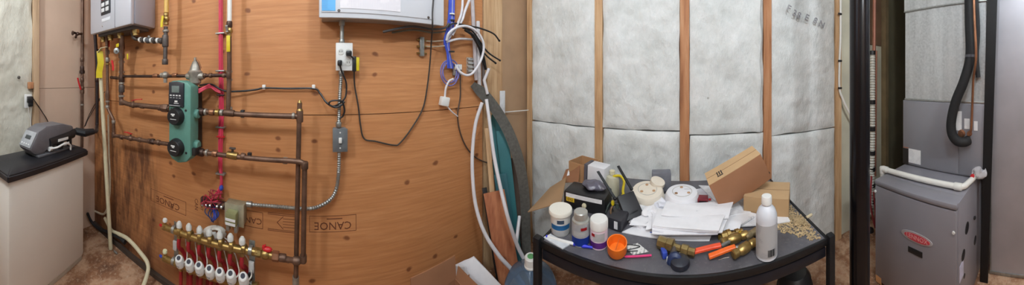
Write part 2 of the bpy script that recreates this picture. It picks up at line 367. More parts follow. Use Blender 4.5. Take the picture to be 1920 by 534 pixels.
def batt(name, x0, x1, z0, z1, label, seed, m=None, y=None, bulge=.022, fl=1, depth=.07, lip=0):
    """soft slab with a wrinkled face; fl=-1 for one facing north"""
    y = NY if y is None else y; m = m or BATT
    nx, nz = 34, max(8, int((z1 - z0) * 60)); bm = bmesh.new(); g = []; G = []
    for j in range(nz + 1):
        row = []; rb = []
        for i in range(nx + 1):
            u, v = i / nx, j / nz; x = x0 + (x1 - x0) * u; z = z0 + (z1 - z0) * v
            e = min(u, 1 - u, 1) * (x1 - x0); ez = min(v, 1 - v) * (z1 - z0)
            k = (1 - math.exp(-e / .022)) * (1 - math.exp(-ez / .02)) 
            p = Vector((x * 3.1 + seed * 7, z * 2.3, seed))
            d = bulge * (.55 + .6 * noise.noise(p)) + .011 * noise.noise(p * 3.3) + .006 * noise.noise(p * 9) + .003 * noise.noise(p * 22)
            fold = lip * math.exp(-(u - .93) ** 2 / .0016) * .02 
            xx = x + (.008 * noise.noise(Vector((seed, z * 7, u * 3))) if 0 < i < nx else .009 * noise.noise(Vector((seed * 3, z * 6, i))))
            zz = z + (.008 * noise.noise(Vector((x * 8, seed, v))))
            row.append(bm.verts.new((xx, y - fl * (d * k + fold - .012), zz))); rb.append(None)
        g.append(row)
    for j in range(nz):
        for i in range(nx): bm.faces.new((g[j][i], g[j][i+1], g[j+1][i+1], g[j+1][i]))
    edge = [g[0][i] for i in range(nx + 1)] + [g[j][nx] for j in range(1, nz + 1)] + [g[nz][i] for i in range(nx - 1, -1, -1)] + [g[j][0] for j in range(nz - 1, 0, -1)]
    back = [bm.verts.new((v.co.x, y + fl * depth, v.co.z)) for v in edge]; n = len(edge)
    for k in range(n): bm.faces.new((edge[k], edge[(k+1) % n], back[(k+1) % n], back[k]))
    bm.faces.new(back)
    b = MB(); b.bm.free(); b.bm = bm
    return tag(b.build(name, m), label, 'insulation', 'wall insulation batts')
bays = ((-1.056, -.551, .925, 'beside the corner stud'), (-.496, -.014, .925, 'between the two pale middle studs'), (.046, .510, .90, 'with a loose folded edge, behind the tilted carton'), (.568, 1.083, .868, 'in the narrow bay next to the white cable'))
for i, (x0, x1, zs, where) in enumerate(bays):
    up = batt('insulation_batt', x0, x1, zs + .004, CZ - .002, 'tall white glass fibre batt ' + where, i + 1, lip=1 if i == 2 else 0)
    batt('insulation_batt', x0, x1, .002, zs - .004, 'lower white glass fibre batt ' + where.replace('with a loose folded edge, ', ''), i + 11, bulge=.034)
    if i == 3:
        for s_, px, py in (('F', 1479, 16), ('3', 1490, 25), ('8', 1498, 29), ('E', 1513, 33), ('8', 1529, 39), ('N', 1541, 46)):
            MB().text(s_, .062, N(px, py, .030), Vector((1, 0, -.38)), Vector((.38, 0, 1)), .0035).build('printed_letter', mat('faded_batt_print', 'a2a2a6', .95), up)
batt('insulation_batt', -.545, .118, .002, CZ - .002, 'cream poly-faced batt around the wall socket with black adapter', 31, m=POLY, y=SY, fl=-1, depth=.045)

# ================================================================ SOFTENER (corner of west and south walls)
A0, B0 = Vector((-.252, -1.145, 0)), Vector((-.841, -1.35, 0))
u_ = (B0 - A0).normalized(); d_ = Vector((.328, -.944, 0)).normalized(); ML = (B0 - A0).length
Ru = Matrix((u_, d_, Z_)).transposed()
soft = thing('water_softener', 'cream cabinet water softener with black lid and grey control head', 'water softener', (A0 + B0) / 2 + d_ * .12)
def sl(a, b, z): return A0 + u_ * a + d_ * b + Z_ * z
MB().box(sl(ML/2, .125, .375), (ML - .02, .23, .70), Ru, .022).build('cabinet', TANK, soft)
MB().box(sl(ML/2, .125, .025), (ML - .05, .215, .05), Ru, .006).build('plinth', mat('cream_plinth', 'bdb3a4', .6), soft)
lid = MB(); zl = .715
lo = [sl(-.008, -.012, zl), sl(ML + .006, -.012, zl), sl(ML + .006, .248, zl), sl(-.008, .248, zl)]
md = [p + Z_ * .035 for p in lo]; hi = [sl(.04, .03, zl + .062), sl(ML - .04, .03, zl + .062), sl(ML - .04, .22, zl + .062), sl(.04, .22, zl + .062)]
R3 = [[lid.bm.verts.new(p) for p in q] for q in (lo, md, hi)]
for a, b in zip(R3, R3[1:]):
    for k in range(4): lid.bm.faces.new((a[k], a[(k+1) % 4], b[(k+1) % 4], b[k]))
lid.bm.faces.new(R3[0][::-1]); lid.bm.faces.new(R3[2])
bmesh.ops.bevel(lid.bm, geom=list(lid.bm.edges), offset=.006, segments=2, affect='EDGES')
lid.build('lid', mat('black_lid', '222226', .38, 0, .15, 8), soft)
zb = zl + .063; hu, hd = .335, .06
MB().prism([sl(hu - .10, hd - .02, zb), sl(hu + .22, hd - .02, zb), sl(hu + .22, hd + .12, zb), sl(hu - .10, hd + .12, zb)], (0, 0, .012), .003).build('head_base', DGREY, soft)
prof = [(-.115, .018), (-.150, .05), (-.085, .150), (-.02, .175), (.12, .170), (.22, .140), (.23, .108), (.08, .09), (.0, .055), (-.03, .012), (-.085, .010)]
hd_ = MB().prism([sl(hu + a, hd, zb + z) for a, z in prof], d_ * .12, .012).build('control_head', mat('head_grey', '68666a', .5, 0, .06), soft)
pA, pB = prof[1], prof[2]   # sloping display face
dv = Vector((pB[0] - pA[0], pB[1] - pA[1])); fu = (u_ * dv.x + Z_ * dv.y).normalized(); fn = (-u_ * dv.y + Z_ * dv.x).normalized() * 1
if fn.dot(-u_) < 0: fn = -fn
pc = sl(hu + (pA[0] + pB[0]) / 2, hd + .06, zb + (pA[1] + pB[1]) / 2)
Rf = Matrix((d_, fu, fn)).transposed()
cp = MB().box(pc + fn * .002, (.108, .10, .008), Rf, .003).build('control_panel', mat('panel_lightgrey', '9fa1a4', .5), soft)
MB().box(pc + fn * .007 + fu * .01, (.05, .024, .003), Rf, .001).build('display', mat('lcd_dark', '3f4547', .3), cp)
for k in range(4): MB().box(pc + fn * .007 - fu * .032 + d_ * (-.033 + .022 * k), (.013, .010, .004), Rf, .002).build('button', mat('button_white', 'd4d4d4', .5), cp)
# a second face towards the room carries the same light panel, as the photo shows
bz = zb + .055
bp = MB().cyl(sl(hu + .0, hd + .01, bz + .012), sl(hu + .22, hd + .01, bz + .03), .030).cyl(sl(hu + .20, hd + .01, bz + .03), sl(hu + .262, hd + .02, bz + .037), .022)
bp.cyl(sl(hu + .10, hd + .01, bz - .05), sl(hu + .10, hd + .01, bz + .01), .022).cyl(sl(hu + .19, hd + .01, bz - .045), sl(hu + .19, hd + .01, bz + .03), .018).build('bypass_valve', BLK, soft)
for a, z, l in ((.10, .021, .09), (.13, -.012, .05)): MB().box(sl(hu + a, hd - .022, bz + z), (l, .003, .016), Ru).build('sticker', WHT, soft)
MB().tube(spline([sl(hu + .0, hd - .01, bz - .02), sl(hu + .03, hd - .04, bz - .012), sl(hu + .09, hd - .05, bz + .002), sl(hu + .14, hd - .045, bz - .02), sl(hu + .15, hd - .04, bz - .052)]), .006).lathe(sl(hu - .01, hd - .008, bz - .022), u_, [(.013, 0), (.014, .02), (.009, .03)]).build('drain_tube', WHT, soft)

# socket on the south wall
so = S(52, 189, .03); sk = thing('wall_socket', 'white wall socket holding a black plug-in adapter', 'socket', so)
MB().box(so + Vector((0, .006, 0)), (.055, .012, .10), None, .004).build('cover_plate', WHT, sk)
MB().box(so + Vector((-.008, .03, .012)), (.042, .035, .045), None, .005).build('adapter', BLK, sk)
MB().box(so + Vector((-.012, .03, -.022)), (.034, .03, .03), None, .004).build('plug', BLKM, sk)
MB().tube(spline([so + Vector((-.03, .03, .02)), S(70, 196, .04), S(80, 211, .03), S(88, 224, .02), S(94, 240, .02)]), .0035).build('cord', BLK, sk)
MB().tube(spline([so + Vector((0, .02, -.03)), S(54, 212, .035), S(58, 228, .03), S(57, 250, .03)]), .0025).build('cord', WHT, sk)
jb = S(57, 160, 0.015); tag(MB().box(jb, (.04, .03, .05), None, .004).build('wood_block', PINED), 'small wood block on the stud above the socket', 'block')
nl = S(35, 145, .02); tag(MB().lathe(nl, Y_, [(.010, 0), (.012, .006), (.006, .012)]).build('cap_nail', mat('grey_cap', '57534c', .6)), 'round grey cap pinned in the cream poly-faced insulation', 'nail')

# ================================================================ TANKLESS HEATER
hx = -.885
hy0, hy1, hz0, hz1 = -1.375, -.952, 1.552, 2.2
heater = thing('tankless_water_heater', 'silver wall-hung tankless water heater with a small keypad', 'water heater', (WX + .1, (hy0 + hy1) / 2, hz0))
MB().span((WX + .002, hy0 + .012, hz0 + .004), (hx - .03, hy1 + .004, hz1 - .01), .012).build('body', HEATS, heater)
MB().span((hx - .034, hy0, hz0 - .002), (hx, hy1, hz1), .014).build('front_cover', HEAT, heater)
MB().span((hx - .002, -1.095, hz0 + .004), (hx + .0012, -1.092, hz1 - .02)).build('seam', mat('seam_grey', '6c6d75', .6), heater)
MB().span((WX + .03, hy0 + .03, hz0 - .015), (hx - .05, hy1 - .03, hz0 + .01), .004).build('bottom_pan', DGREY, heater)
kp = MB().span((hx - .003, -1.235, 1.655), (hx + .005, -1.135, 1.83), .003).build('keypad', mat('keypad_black', '2c2c31', .4), heater)
MB().span((hx + .004, -1.222, 1.75), (hx + .007, -1.15, 1.815)).build('display', mat('led_window', '8b2a35', .3), kp)
for i in range(2):
    for j in range(2): MB().span((hx + .004, -1.225 + i * .045, 1.672 + j * .035), (hx + .009, -1.193 + i * .045, 1.698 + j * .035), .002).build('button', mat('button_white', 'd4d4d4', .5), kp)
MB().span((hx, -1.23, 1.612), (hx + .002, -1.14, 1.632), .0008).build('badge', mat('badge_white', 'd9dade', .4), heater)
MB().lathe((hx - .002, -1.222, 1.585), X_, [(.006, 0), (.006, .004), (.003, .005)]).build('screw', CHROME, heater)
MB().box((hx - .13, hy1 - .002, 1.66), (.075, .006, .006), None, .001).build('side_slot', BLK, heater)
for y in (-1.33, -1.245, -1.14, -1.0): MB().cyl((-.97, y, hz0 - .05), (-.97, y, hz0 + .01), .018).lathe((-.97, y, hz0 - .035), Z_, [(.024, 0), (.024, .02)], 6).build('connection', BRASS, heater)

# ================================================================ PIPES ON THE WEST WALL
def seg_pipe(t, pts, r, m, fil=.02, name='pipe', seg=12):
    return MB().tube(fillet(pts, fil), r, seg).build(name, m, t)
def coup(t, p, d, l, r, m, name='coupling', hexed=False):
    p, d = Vector(p), Vector(d).normalized()
    return MB().lathe(p - d * l / 2, d, [(r * .9, 0), (r, l * .12), (r, l * .88), (r * .9, l)], 6 if hexed else 16).build(name, m, t)
def ball_valve(t, p, d, r, m, hm, hd, hl=.06, up=None):
    """valve body along d with a lever handle pointing hd"""
    p, d, hd = Vector(p), Vector(d).normalized(), Vector(hd).normalized(); up = (up or d.cross(hd)).normalized()
    b = MB().lathe(p - d * r * 2.6, d, [(r * 1.25, 0), (r * 1.25, r * 1.0), (r * 1.05, r * 1.2), (r * 1.6, r * 2.0), (r * 1.6, r * 3.2), (r * 1.05, r * 4.0), (r * 1.25, r * 4.2), (r * 1.25, r * 5.2)], 12)
    b.cyl(p, p + up * r * 2.6, r * .5); v = b.build('valve', m, t)
    q = p + up * r * 2.6
    h = MB().ribbon([q - hd * r, q, q + hd * hl * .5 + up * r * .6, q + hd * hl + up * r * .6], d.cross(up).normalized() * r * .55 if abs(hd.dot(d)) > .5 else d * r * .55, r * .4).build('handle', hm, v)
    return v
# -- gas line
g = thing('gas_pipe', 'yellow-topped gas pipe with drip leg beside the water heater', 'gas pipe', W(311, 120, .11))
o_ = .10
seg_pipe(g, [W(312, -30, o_), W(312, 24, o_)], .0135, YELP)
seg_pipe(g, [W(311, 50, o_), W(309.5, 118, o_)], .0125, IRON)
v = ball_valve(g, W(311.5, 36, o_), Z_, .012, BRASS, YEL, -Z_, .05, up=X_)
coup(g, W(311, 58, o_), Z_, .014, .018, SOLDER); coup(g, W(310, 77, o_), Z_, .065, .0185, IRON, 'tee'); coup(g, W(309.5, 116, o_), Z_, .03, .0175, IRON, 'cap')
seg_pipe(g, [W(310, 77, o_), W(262, 74, o_), W(250, 72, .11), W(248, 60, .12)], .011, IRON)
for px, l, m in ((303, .02, IRON), (296, .012, PVC), (289, .014, IRON), (284, .012, PVC), (279, .03, DGREY), (273, .012, PVC), (268, .012, IRON), (263, .012, PVC)):
    coup(g, W(px, 74.5 + (px - 262) * .05, o_), Y_, l, .0165 if m is PVC else .0185, m, 'union' if m is not PVC else 'thread_seal')
MB().cyl(W(279, 75, o_), W(279, 68, o_ + .02), .007).build('valve_stem', STEEL, g)
# -- supply riser and branch to the pressure valve
p = thing('supply_pipe', 'aged copper supply pipe running from heater to pump and across to the silver pressure valve', 'pipe', W(228, 190, .09))
oo = .10
seg_pipe(p, [W(229, 66, oo + .03), W(228, 100, oo + .01), W(227, 190, oo), W(240, 195, oo), W(319, 203, oo)], .0150, COPPER, .02)
seg_pipe(p, [W(208, 145, oo - .01), W(228, 147, oo), ], .011, DARKC)
for py, l, m in ((86, .05, DARKC), (105, .03, DARKC), (116, .012, SOLDER), (135, .012, SOLDER), (147, .05, DARKC), (156, .012, SOLDER), (166, .05, IRON), (180, .012, SOLDER)): coup(p, W(228, py, oo), Z_, l, .0205, m)
coup(p, W(228, 192, oo), Z_, .035, .018, COPPER, 'elbow')
ball_valve(p, W(250, 197, oo), (W(260, 198, oo) - W(250, 197, oo)), .0115, COPPER, RED, W(280, 190, oo) - W(258, 190, oo), .075, up=Z_)
coup(p, W(267, 198.5, oo), W(280, 200, oo) - W(260, 198, oo), .03, .0165, COPPER); coup(p, W(300, 201.5, oo), Y_, .02, .018, COPPER)
coup(p, W(310, 202.5, oo), Y_, .045, .024, COPPER, 'flange', True)
seg_pipe(p, [W(228, 143, oo), W(300, 143, oo), W(429, 141, oo)], .0085, DARKC, .005)
coup(p, W(292, 142, oo), Y_, .035, .012, COPB); 
rg = MB().ball(W(310, 141, oo), .022).lathe(W(302, 141, oo), Y_, [(.014, 0), (.014, .05)], 8).cyl(W(310, 141, oo), W(310, 155, oo), .011).build('check_valve', SOLDER, p)
coup(p, W(328, 141, oo), Y_, .03, .012, COPB)
a = W(366, 143, oo)
pr = MB().lathe(a - Z_ * .045, Z_, [(.016, 0), (.03, .012), (.032, .05), (.038, .062), (.038, .068), (.03, .074), (.024, .095), (.014, .118), (.008, .124), (.007, .14)], 20).lathe(a - Y_ * .05, Y_, [(.016, 0), (.02, .02), (.02, .08), (.016, .10)], 12)
pr.build('pressure_valve', SOLDER, p)
MB().ribbon([a + Z_ * .09 + Y_ * .004, a + Z_ * .075 + Y_ * .02, a + Z_ * .04 + Y_ * .035], X_ * .006, .0015).build('valve_tag', CARDD, p)
for px in (384, 395, 420): coup(p, W(px, 141.5, oo), Y_, .015, .0115, COPPER)
coup(p, W(429, 141, oo), Z_, .03, .0125, COPPER, 'tee')
# -- lower inlet riser
q = thing('return_pipe', 'thin copper riser jogging down beside the cream stake to the lower pump port', 'pipe', W(213, 253, .09))
seg_pipe(q, [W(200, 64, .13), W(201, 110, .10), W(202, 203, oo), W(213, 225, oo), W(213, 254, oo), W(222, 255, oo), W(317, 270, oo)], .0115, COPPER, .02)
for py, l, m in ((70, .025, STEEL), (82, .045, RED), (98, .03, STEEL), (112, .03, SOLDER), (120, .012, BRASS), (178, .06, COPPER), (190, .012, SOLDER), (200, .02, SOLDER)): coup(q, W(201.5, py, oo), Z_, l, .0165, m)
coup(q, W(213, 228, oo), Z_, .02, .0145, SOLDER); coup(q, W(213, 253, oo), Z_, .035, .015, COPPER, 'elbow')
ball_valve(q, W(245, 259, oo), W(260, 261, oo) - W(245, 259, oo), .011, COPPER, RED, W(225, 250, oo) - W(242, 252, oo), .06, up=Z_)
for px in (228, 262, 281, 297): coup(q, W(px, 256 + (px - 222) * .147, oo), Y_ - Z_ * .08, .024, .0155, COPPER)
coup(q, W(286, 265, oo), Y_, .03, .0175, DARKC, 'flange', True)
MB().ribbon([W(200, 88, .13), W(190, 90, .14), W(183, 100, .14)], X_ * .008, .004).build('valve_lever', CREAM, q)
MB().ribbon([W(210, 113, .12), W(212, 124, .12), W(212, 132, .12)], Y_ * .01, .003).build('red_tag', RED, q)
for px, py, w_, h_ in ((220, 85, .05, .022), (239, 106, .02, .035)):
    o = W(px, py, .15); tag(MB().box(o, (.003, w_, h_), Rz(-20), .001).build('hang_tag', YEL), 'small yellow tag on the pipes under the heater, ' + ('lying flat and wide' if w_ > .03 else 'hanging upright'), 'tag')
tag(MB().lathe(W(220, 96, .11), X_ + Y_ * .6, [(.018, 0), (.02, .008), (.02, .02), (.006, .022), (.006, .04)], 14).build('drain_valve', STEEL), 'steel drain valve among pipes directly under the water heater', 'valve')
# -- black line heater/softener and cold riser on the south wall
k = thing('black_pipe', 'dark pipe dropping from the heater and elbowing into the softener bypass', 'pipe', W(180, 240, .05))
seg_pipe(k, [W(178, 60, .075), W(182, 120, .05), W(182, 236, .05), R(181, 246, 1.63), R(160, 249, 1.60)], .0145, mat('dark_pipe', '3a3030', .5, .4), .03)
MB().tube([R(176, 246, 1.62), R(160, 249, 1.60), sl(hu + .268, hd + .02, bz + .038)], [.020, .028, .026]).build('coupling', BLK, k)
for py in (96, 150): coup(k, W(182, py, .05), Z_, .03, .018, DARKC)
s = thing('cold_riser', 'tall dark copper riser on beige board with red-handled valve', 'pipe', S(154, 276, .05))
so_ = .045
seg_pipe(s, [S(155, -40, so_), S(153.5, 276, so_)], .013, COPPER)
for py, l, r, m in ((112, .03, .0165, COPPER), (130, .05, .0175, DARKC), (135, .025, .022, DARKC), (150, .03, .0165, COPPER), (172, .03, .018, COPPER), (196, .012, .016, SOLDER)): coup(s, S(154, py, so_), Z_, l, r, m)
ball_valve(s, S(154, 165, so_), Z_, .0115, COPPER, RED, Z_ + X_ * .25, .085, up=(X_ + Y_ * .6))
bb = S(150, 63, so_)
MB().cyl(S(155, 63, so_), S(146, 64, so_ + .02), .009).lathe(S(147, 64, so_ + .02) , X_ + Z_ * .2, [(.014, 0), (.016, .012), (.009, .018), (.009, .04)], 10).cyl(S(144, 64, so_ + .02), S(142, 70, so_ + .05), .009).lathe(S(137, 62, so_ + .02), X_, [(.018, 0), (.018, .006)], 8).build('hose_bib', DARKC, s)
tag(MB().tube(spline([R(160, 236, 1.68), S(166, 222, .03), S(176, 205, .03), W(185, 190, .03), W(196, 172, .02)]), .003).tube(spline([R(158, 238, 1.69), S(168, 214, .03), S(180, 192, .02), W(192, 180, .02)]), .003).build('cable', BLK), 'pair of thin black cables rising from the softener behind dark pipe', 'cable')
# -- stake, tape, hoses at the corner
tag(MB().tube([W(189, 146, .10), FL(207.5, 466, .004)], .0155, 8).build('plastic_stake', CREAM), 'long cream plastic stake leaning in the plywood corner', 'stake')
tag(MB().ribbon([W(187, 96, .13), W(189, 118, .13), W(186, 135, .13), W(186, 146, .13)], Vector((math.cos((187-1278.6)/F), -math.sin((187-1278.6)/F), 0)) * .023, .003).build('strip_tag', YEL), 'broad yellow tape flag above the cream stake', 'tag')
tag(MB().tube(spline([W(203, 215, .03), W(204, 280, .03), W(206, 330, .03), W(205, 370, .03), W(196, 400, .03), W(178, 396, .03)]), .0075).build('clear_tube', mat('milky_tube', 'cbbfa8', .4)), 'milky thin tube hanging down plywood next to cream stake', 'tube')
tag(MB().tube(spline([W(196, 408, .03), W(208, 430, .035), W(222, 438, .04)]), .011).tube(spline([W(222, 438, .04), W(240, 448, .04), W(262, 472, .05), W(278, 500, .07), (-.95, -.93, .012)]), .0125).build('drain_hose', CREAM), 'cream drain hose curving from the plywood down to the floor', 'hose')
tag(MB().tube(spline([S(164, 400, .03), S(172, 416, .03), W(185, 428, .036), W(205, 436, .036), W(228, 447, .036)]), .011).lathe(W(228, 447, .036), Y_ - Z_ * .1, [(.016, 0), (.018, .04)]).build('black_hose', BLKR), 'black hose lying along the foot of plywood behind the softener', 'hose')
tag(MB().lathe(FL(214, 470, .009), Y_, [(.006, 0), (.008, .02), (.004, .035)]).build('hose_barb', STEEL), 'tiny metal hose barb on the floor at the stake foot', 'fitting')

# ================================================================ PUMP STATION
ps = thing('pump_station', 'teal hydronic pump station with two round black pump heads', 'pump', (-.95, -.65, .85))
px0, px1 = -.93, -1.008
poly = [(-.718, .862), (-.70, .84), (-.66, .826), (-.61, .84), (-.586, .87), (-.584, 1.205), (-.60, 1.222), (-.65, 1.236), (-.70, 1.232), (-.716, 1.22)]
MB().prism([(px1, y, z) for y, z in poly], (px0 - px1, 0, 0), .008).build('housing', TEAL, ps)
MB().span((px1 - .06, -.70, .88), (px1, -.60, 1.20)).build('back_bracket', BLK, ps)
MB().span((px0 - .01, -.585, .875), (px0 - .06, -.565, .91), .002).build('bracket_foot', BLK, ps)
cf = MB().prism([(px0 - .004, -.712, 1.105), (px0 - .004, -.622, 1.105), (px0 - .004, -.620, 1.222), (px0 - .004, -.66, 1.23), (px0 - .004, -.71, 1.226)], (.014, 0, 0), .004).build('control_face', mat('control_black', '2a2b31', .4), ps)
MB().span((px0 + .009, -.69, 1.175), (px0 + .012, -.645, 1.208), .001).build('display', mat('lcd_grey', '6f7b76', .3), cf)
for k_ in range(4): MB().span((px0 + .009, -.70 + k_ * .018, 1.158), (px0 + .0125, -.69 + k_ * .018, 1.164)).build('button', WHT, cf)
for k_ in range(4): MB().span((px0 + .009, -.70 + k_ * .018, 1.148), (px0 + .0115, -.69 + k_ * .018, 1.150)).build('mark', WHT, cf)
MB().span((px0 + .009, -.672, 1.128), (px0 + .0115, -.655, 1.136)).span((px0 + .009, -.676, 1.121), (px0 + .0115, -.648, 1.124)).span((px0 + .009, -.705, 1.110), (px0 + .0115, -.64, 1.112)).build('mark', WHT, cf)
for z in (1.058, .905):
    o = Vector((px0 - .004, -.664, z))
    h = MB().lathe(o, X_, [(.044, 0), (.044, .012), (.040, .018), (.040, .032), (.036, .038), (0, .038)], 32).build('pump_head', BLK, ps)
    MB().span(o + Vector((.038, -.012, .010)), o + Vector((.0405, .010, .016))).span(o + Vector((.038, -.006, .004)), o + Vector((.0405, .006, .008))).span(o + Vector((.038, -.016, -.012)), o + Vector((.0405, .018, -.010))).build('mark', WHT, h)
    MB().lathe((px1 + .03, -.59, z + .012), Y_, [(.024, 0), (.024, .018), (.019, .024)], 20).build('port', TEAL, ps)
    MB().lathe((px1 + .03, -.718, z + .0), -Y_, [(.026, 0), (.026, .012)], 20).build('port', TEAL, ps)
for y, z in ((-.612, 1.09), (-.61, .885), (-.70, 1.09)): MB().lathe((px0 - .001, y, z), X_, [(.006, 0), (.006, .003)], 8).build('screw', BLK, ps)

# ================================================================ PUMP OUTLETS
u1 = thing('copper_pipe', 'upper copper pump outlet and the tall pipe it joins', 'pipe', W(562, 400, .10))
seg_pipe(u1, [W(369, 208, .11), W(400, 210.5, .105), W(562, 218, .10)], .0125, COPPER)
seg_pipe(u1, [W(562, 193, .10), W(561, 218, .10), W(554, 560, .10)], .0108, COPPER)
coup(u1, W(562, 218, .10), Z_, .05, .0155, COPPER, 'tee'); MB().lathe(W(562, 207, .10), Z_, [(.0155, 0), (.008, .012), (.006, .03), (.009, .034), (.005, .045)]).build('air_vent', BRASS, u1)
for px, l, m, r in ((377, .035, DARKC, .02), (386, .012, SOLDER, .017), (397, .025, COPB, .0165), (408, .02, BRASS, .018), (416, .015, SOLDER, .016), (430, .05, COPPER, .0165), (550, .012, SOLDER, .0145)): coup(u1, W(px, 209.5 + (px - 380) * .045, .107), Y_ - Z_ * .02, l, r, m)
for px in (455,): MB().box(W(px, 213, .10), (.02, .018, .035), None, .003).build('clip', BLK, u1)
seg_pipe(u1, [W(554.6, 518, .10), W(554.5, 534, .10)], .0145, SOLDER, name='coupling')
l1 = thing('copper_pipe', 'lower copper pump outlet and the drop it elbows into above the manifold', 'pipe', W(571, 400, .10))
seg_pipe(l1, [W(369, 284, .11), W(400, 288, .105), W(545, 301, .118), W(571.5, 304, .126), W(568.5, 489, .126), W(556, 488.5, .122), W(536, 485.5, .10)], .0112, COPPER, .025)
for px, l, m, r in ((376, .035, DARKC, .02), (388, .012, SOLDER, .017), (403, .025, COPB, .0165), (436, .05, BRASS, .018), (456, .02, COPPER, .0155), (535, .02, SOLDER, .0145)): coup(l1, W(px, 285 + (px - 376) * .1, .107), Y_ - Z_ * .05, l, r, m)
coup(l1, W(571.4, 310, .126), Z_, .03, .0155, COPPER, 'elbow'); coup(l1, W(568.5, 484, .126), Z_, .03, .0155, COPPER, 'elbow'); coup(l1, W(556, 488.3, .122), Y_, .03, .0155, COPPER, 'elbow')
MB().cyl(W(436, 290, .105), W(436, 279, .115), .006).box(W(436, 278, .118), (.012, .03, .008), None, .002).build('drain_cap', IRON, l1)
MB().box(W(468, 293, .10), (.02, .018, .035), None, .003).build('clip', BLK, l1)
f_ = thing('fill_pipe', 'white-topped fill pipe with yellow handle dropping to upper pump outlet', 'pipe', W(430, 205, .08))
seg_pipe(f_, [W(431, -40, .09), W(430, 52, .09)], .0115, PVC); seg_pipe(f_, [W(430, 52, .09), W(430, 141, .095), W(428, 206, .10)], .0115, COPPER)
for py, l, m in ((46, .03, DARKC), (134, .012, SOLDER), (149, .012, SOLDER), (204, .02, SOLDER)): coup(f_, W(430, py, .09), Z_, l, .0145, m)
ball_valve(f_, W(430, 58, .09), Z_, .0105, BRASS, STEEL, Z_, .02, up=X_); MB().box(W(428, 82, .125), (.006, .018, .075), None, .002).build('handle', YEL, f_)

# ================================================================ RED WIRE RUN, RELAY BOX
rw = thing('wire_bundle', 'bundle of red thermostat wires running down the plywood', 'wires', W(415, 350, .02))
for k_, (dx, o) in enumerate(((-2.4, .02), (0, .026), (2.4, .02))):
    MB().tube(spline([W(414 + dx, -30, o), W(414 + dx, 100, o), W(415 + dx * 1.3, 200, o), W(413 + dx, 300, o), W(415 + dx * .5, 345, o), W(405 + dx * 3, 372, .03)]), .0050).build('wire', REDW, rw)
for py in (63, 133, 238, 325): 
    b = W(414, py, .018); MB().box(b, (.03, .05, .008), None, .002).build('clamp', STEEL, rw)
for py in (178, 256): MB().box(W(414, py, .024), (.026, .04, .006), None, .002).build('cable_tie', BLK if py == 178 else RED, rw)
for i in range(16):
    a = W(random.uniform(380, 420), random.uniform(358, 384), .03); b = W(random.uniform(380, 425), random.uniform(365, 392), .05)
    if i % 8 == 0: tw = MB()
    tw.tube(spline([a, (a + b) / 2 + Vector((random.uniform(0, .04), random.uniform(-.03, .03), random.uniform(-.02, .03))), b], 5), .0022, 6)
    if i % 8 == 7: tag(tw.build('loose_wire_ends', mat('red_wire_deep', 'b02c40', .5) if i < 10 else mat('dark_red_wire', '8e2030', .5), rw), kind='stuff')
rc = thing('wire_bundle', 'pink-red pair of wires arching from the pump station to the red wire run', 'wires', W(390, 165, .05))
for k_ in range(3): MB().tube(spline([W(372, 168 + k_ * 3, .10), W(384, 163 + k_ * 2, .08), W(395, 158 + k_ * 3, .05), W(404, 164 + k_ * 3, .04), W(414, 172 + k_, .035)]), .0045).build('wire', mat('pink_wire', 'd8485e', .5), rc)
bw = thing('wire_bundle', 'blue wire tangle hanging below the relay terminals', 'wires', W(400, 405, .03))
for i in range(10):
    a = W(random.uniform(392, 410), random.uniform(382, 388), .03); b = W(random.uniform(395, 406), random.uniform(408, 428), .06)
    MB().tube(spline([a, (a + b) / 2 + Vector((random.uniform(.0, .04), random.uniform(-.03, .03), 0)), b], 6), .0028, 6).build('wire', mat('dark_blue_wire', '24325f', .5) if i % 3 else BLUE, bw)
MB().ball(W(415, 352, .04), .014, (1, .8, 1)).build('wire_nut', BLUE, bw)
tr = thing('terminal_strip', 'shiny terminal strip among red wires beside the junction box', 'terminal strip', W(400, 378, .03))
MB().span(W(380, 377, .004), W(424, 383, .03), .003).build('base', mat('terminal_dark', '4a2a2a', .5), tr)
for px in (384, 391, 398, 411, 419): MB().lathe(W(px, 379 + (px - 384) * .12, .03), X_, [(.008, 0), (.008, .03), (.004, .034)], 10).build('screw', CHROME, tr)
jb = thing('junction_box', 'square metal junction box with a transformer mounted on its cover', 'junction box', W(446, 395, .02))
a = W(446, 392, 0)
MB().span((WX, a.y - .048, a.z - .05), (WX + .05, a.y + .048, a.z + .05), .004).build('box', mat('box_galv', 'a9a892', .45, .6, .15, 30), jb)
MB().span((WX + .05, a.y - .05, a.z - .052), (WX + .054, a.y + .05, a.z + .052), .001).build('cover', mat('cover_galv', 'bdbba4', .4, .6), jb)
MB().span((WX + .054, a.y - .03, a.z - .035), (WX + .095, a.y + .025, a.z + .03), .006).build('transformer', mat('transformer_varnish', '8e9067', .4, .3), jb)
for dz in (-.02, .0): MB().span((WX + .094, a.y - .028, a.z + dz - .007), (WX + .097, a.y + .022, a.z + dz + .004)).build('label_plate', LABEL, jb)
for dy in (-.024, .018): MB().span((WX + .056, a.y + dy - .008, a.z - .068), (WX + .08, a.y + dy + .008, a.z - .035), .002).build('mounting_tab', STEEL, jb)
MB().cyl(W(463, 382, .03), W(472, 383, .03), .014).build('cable_clamp', STEEL, jb)

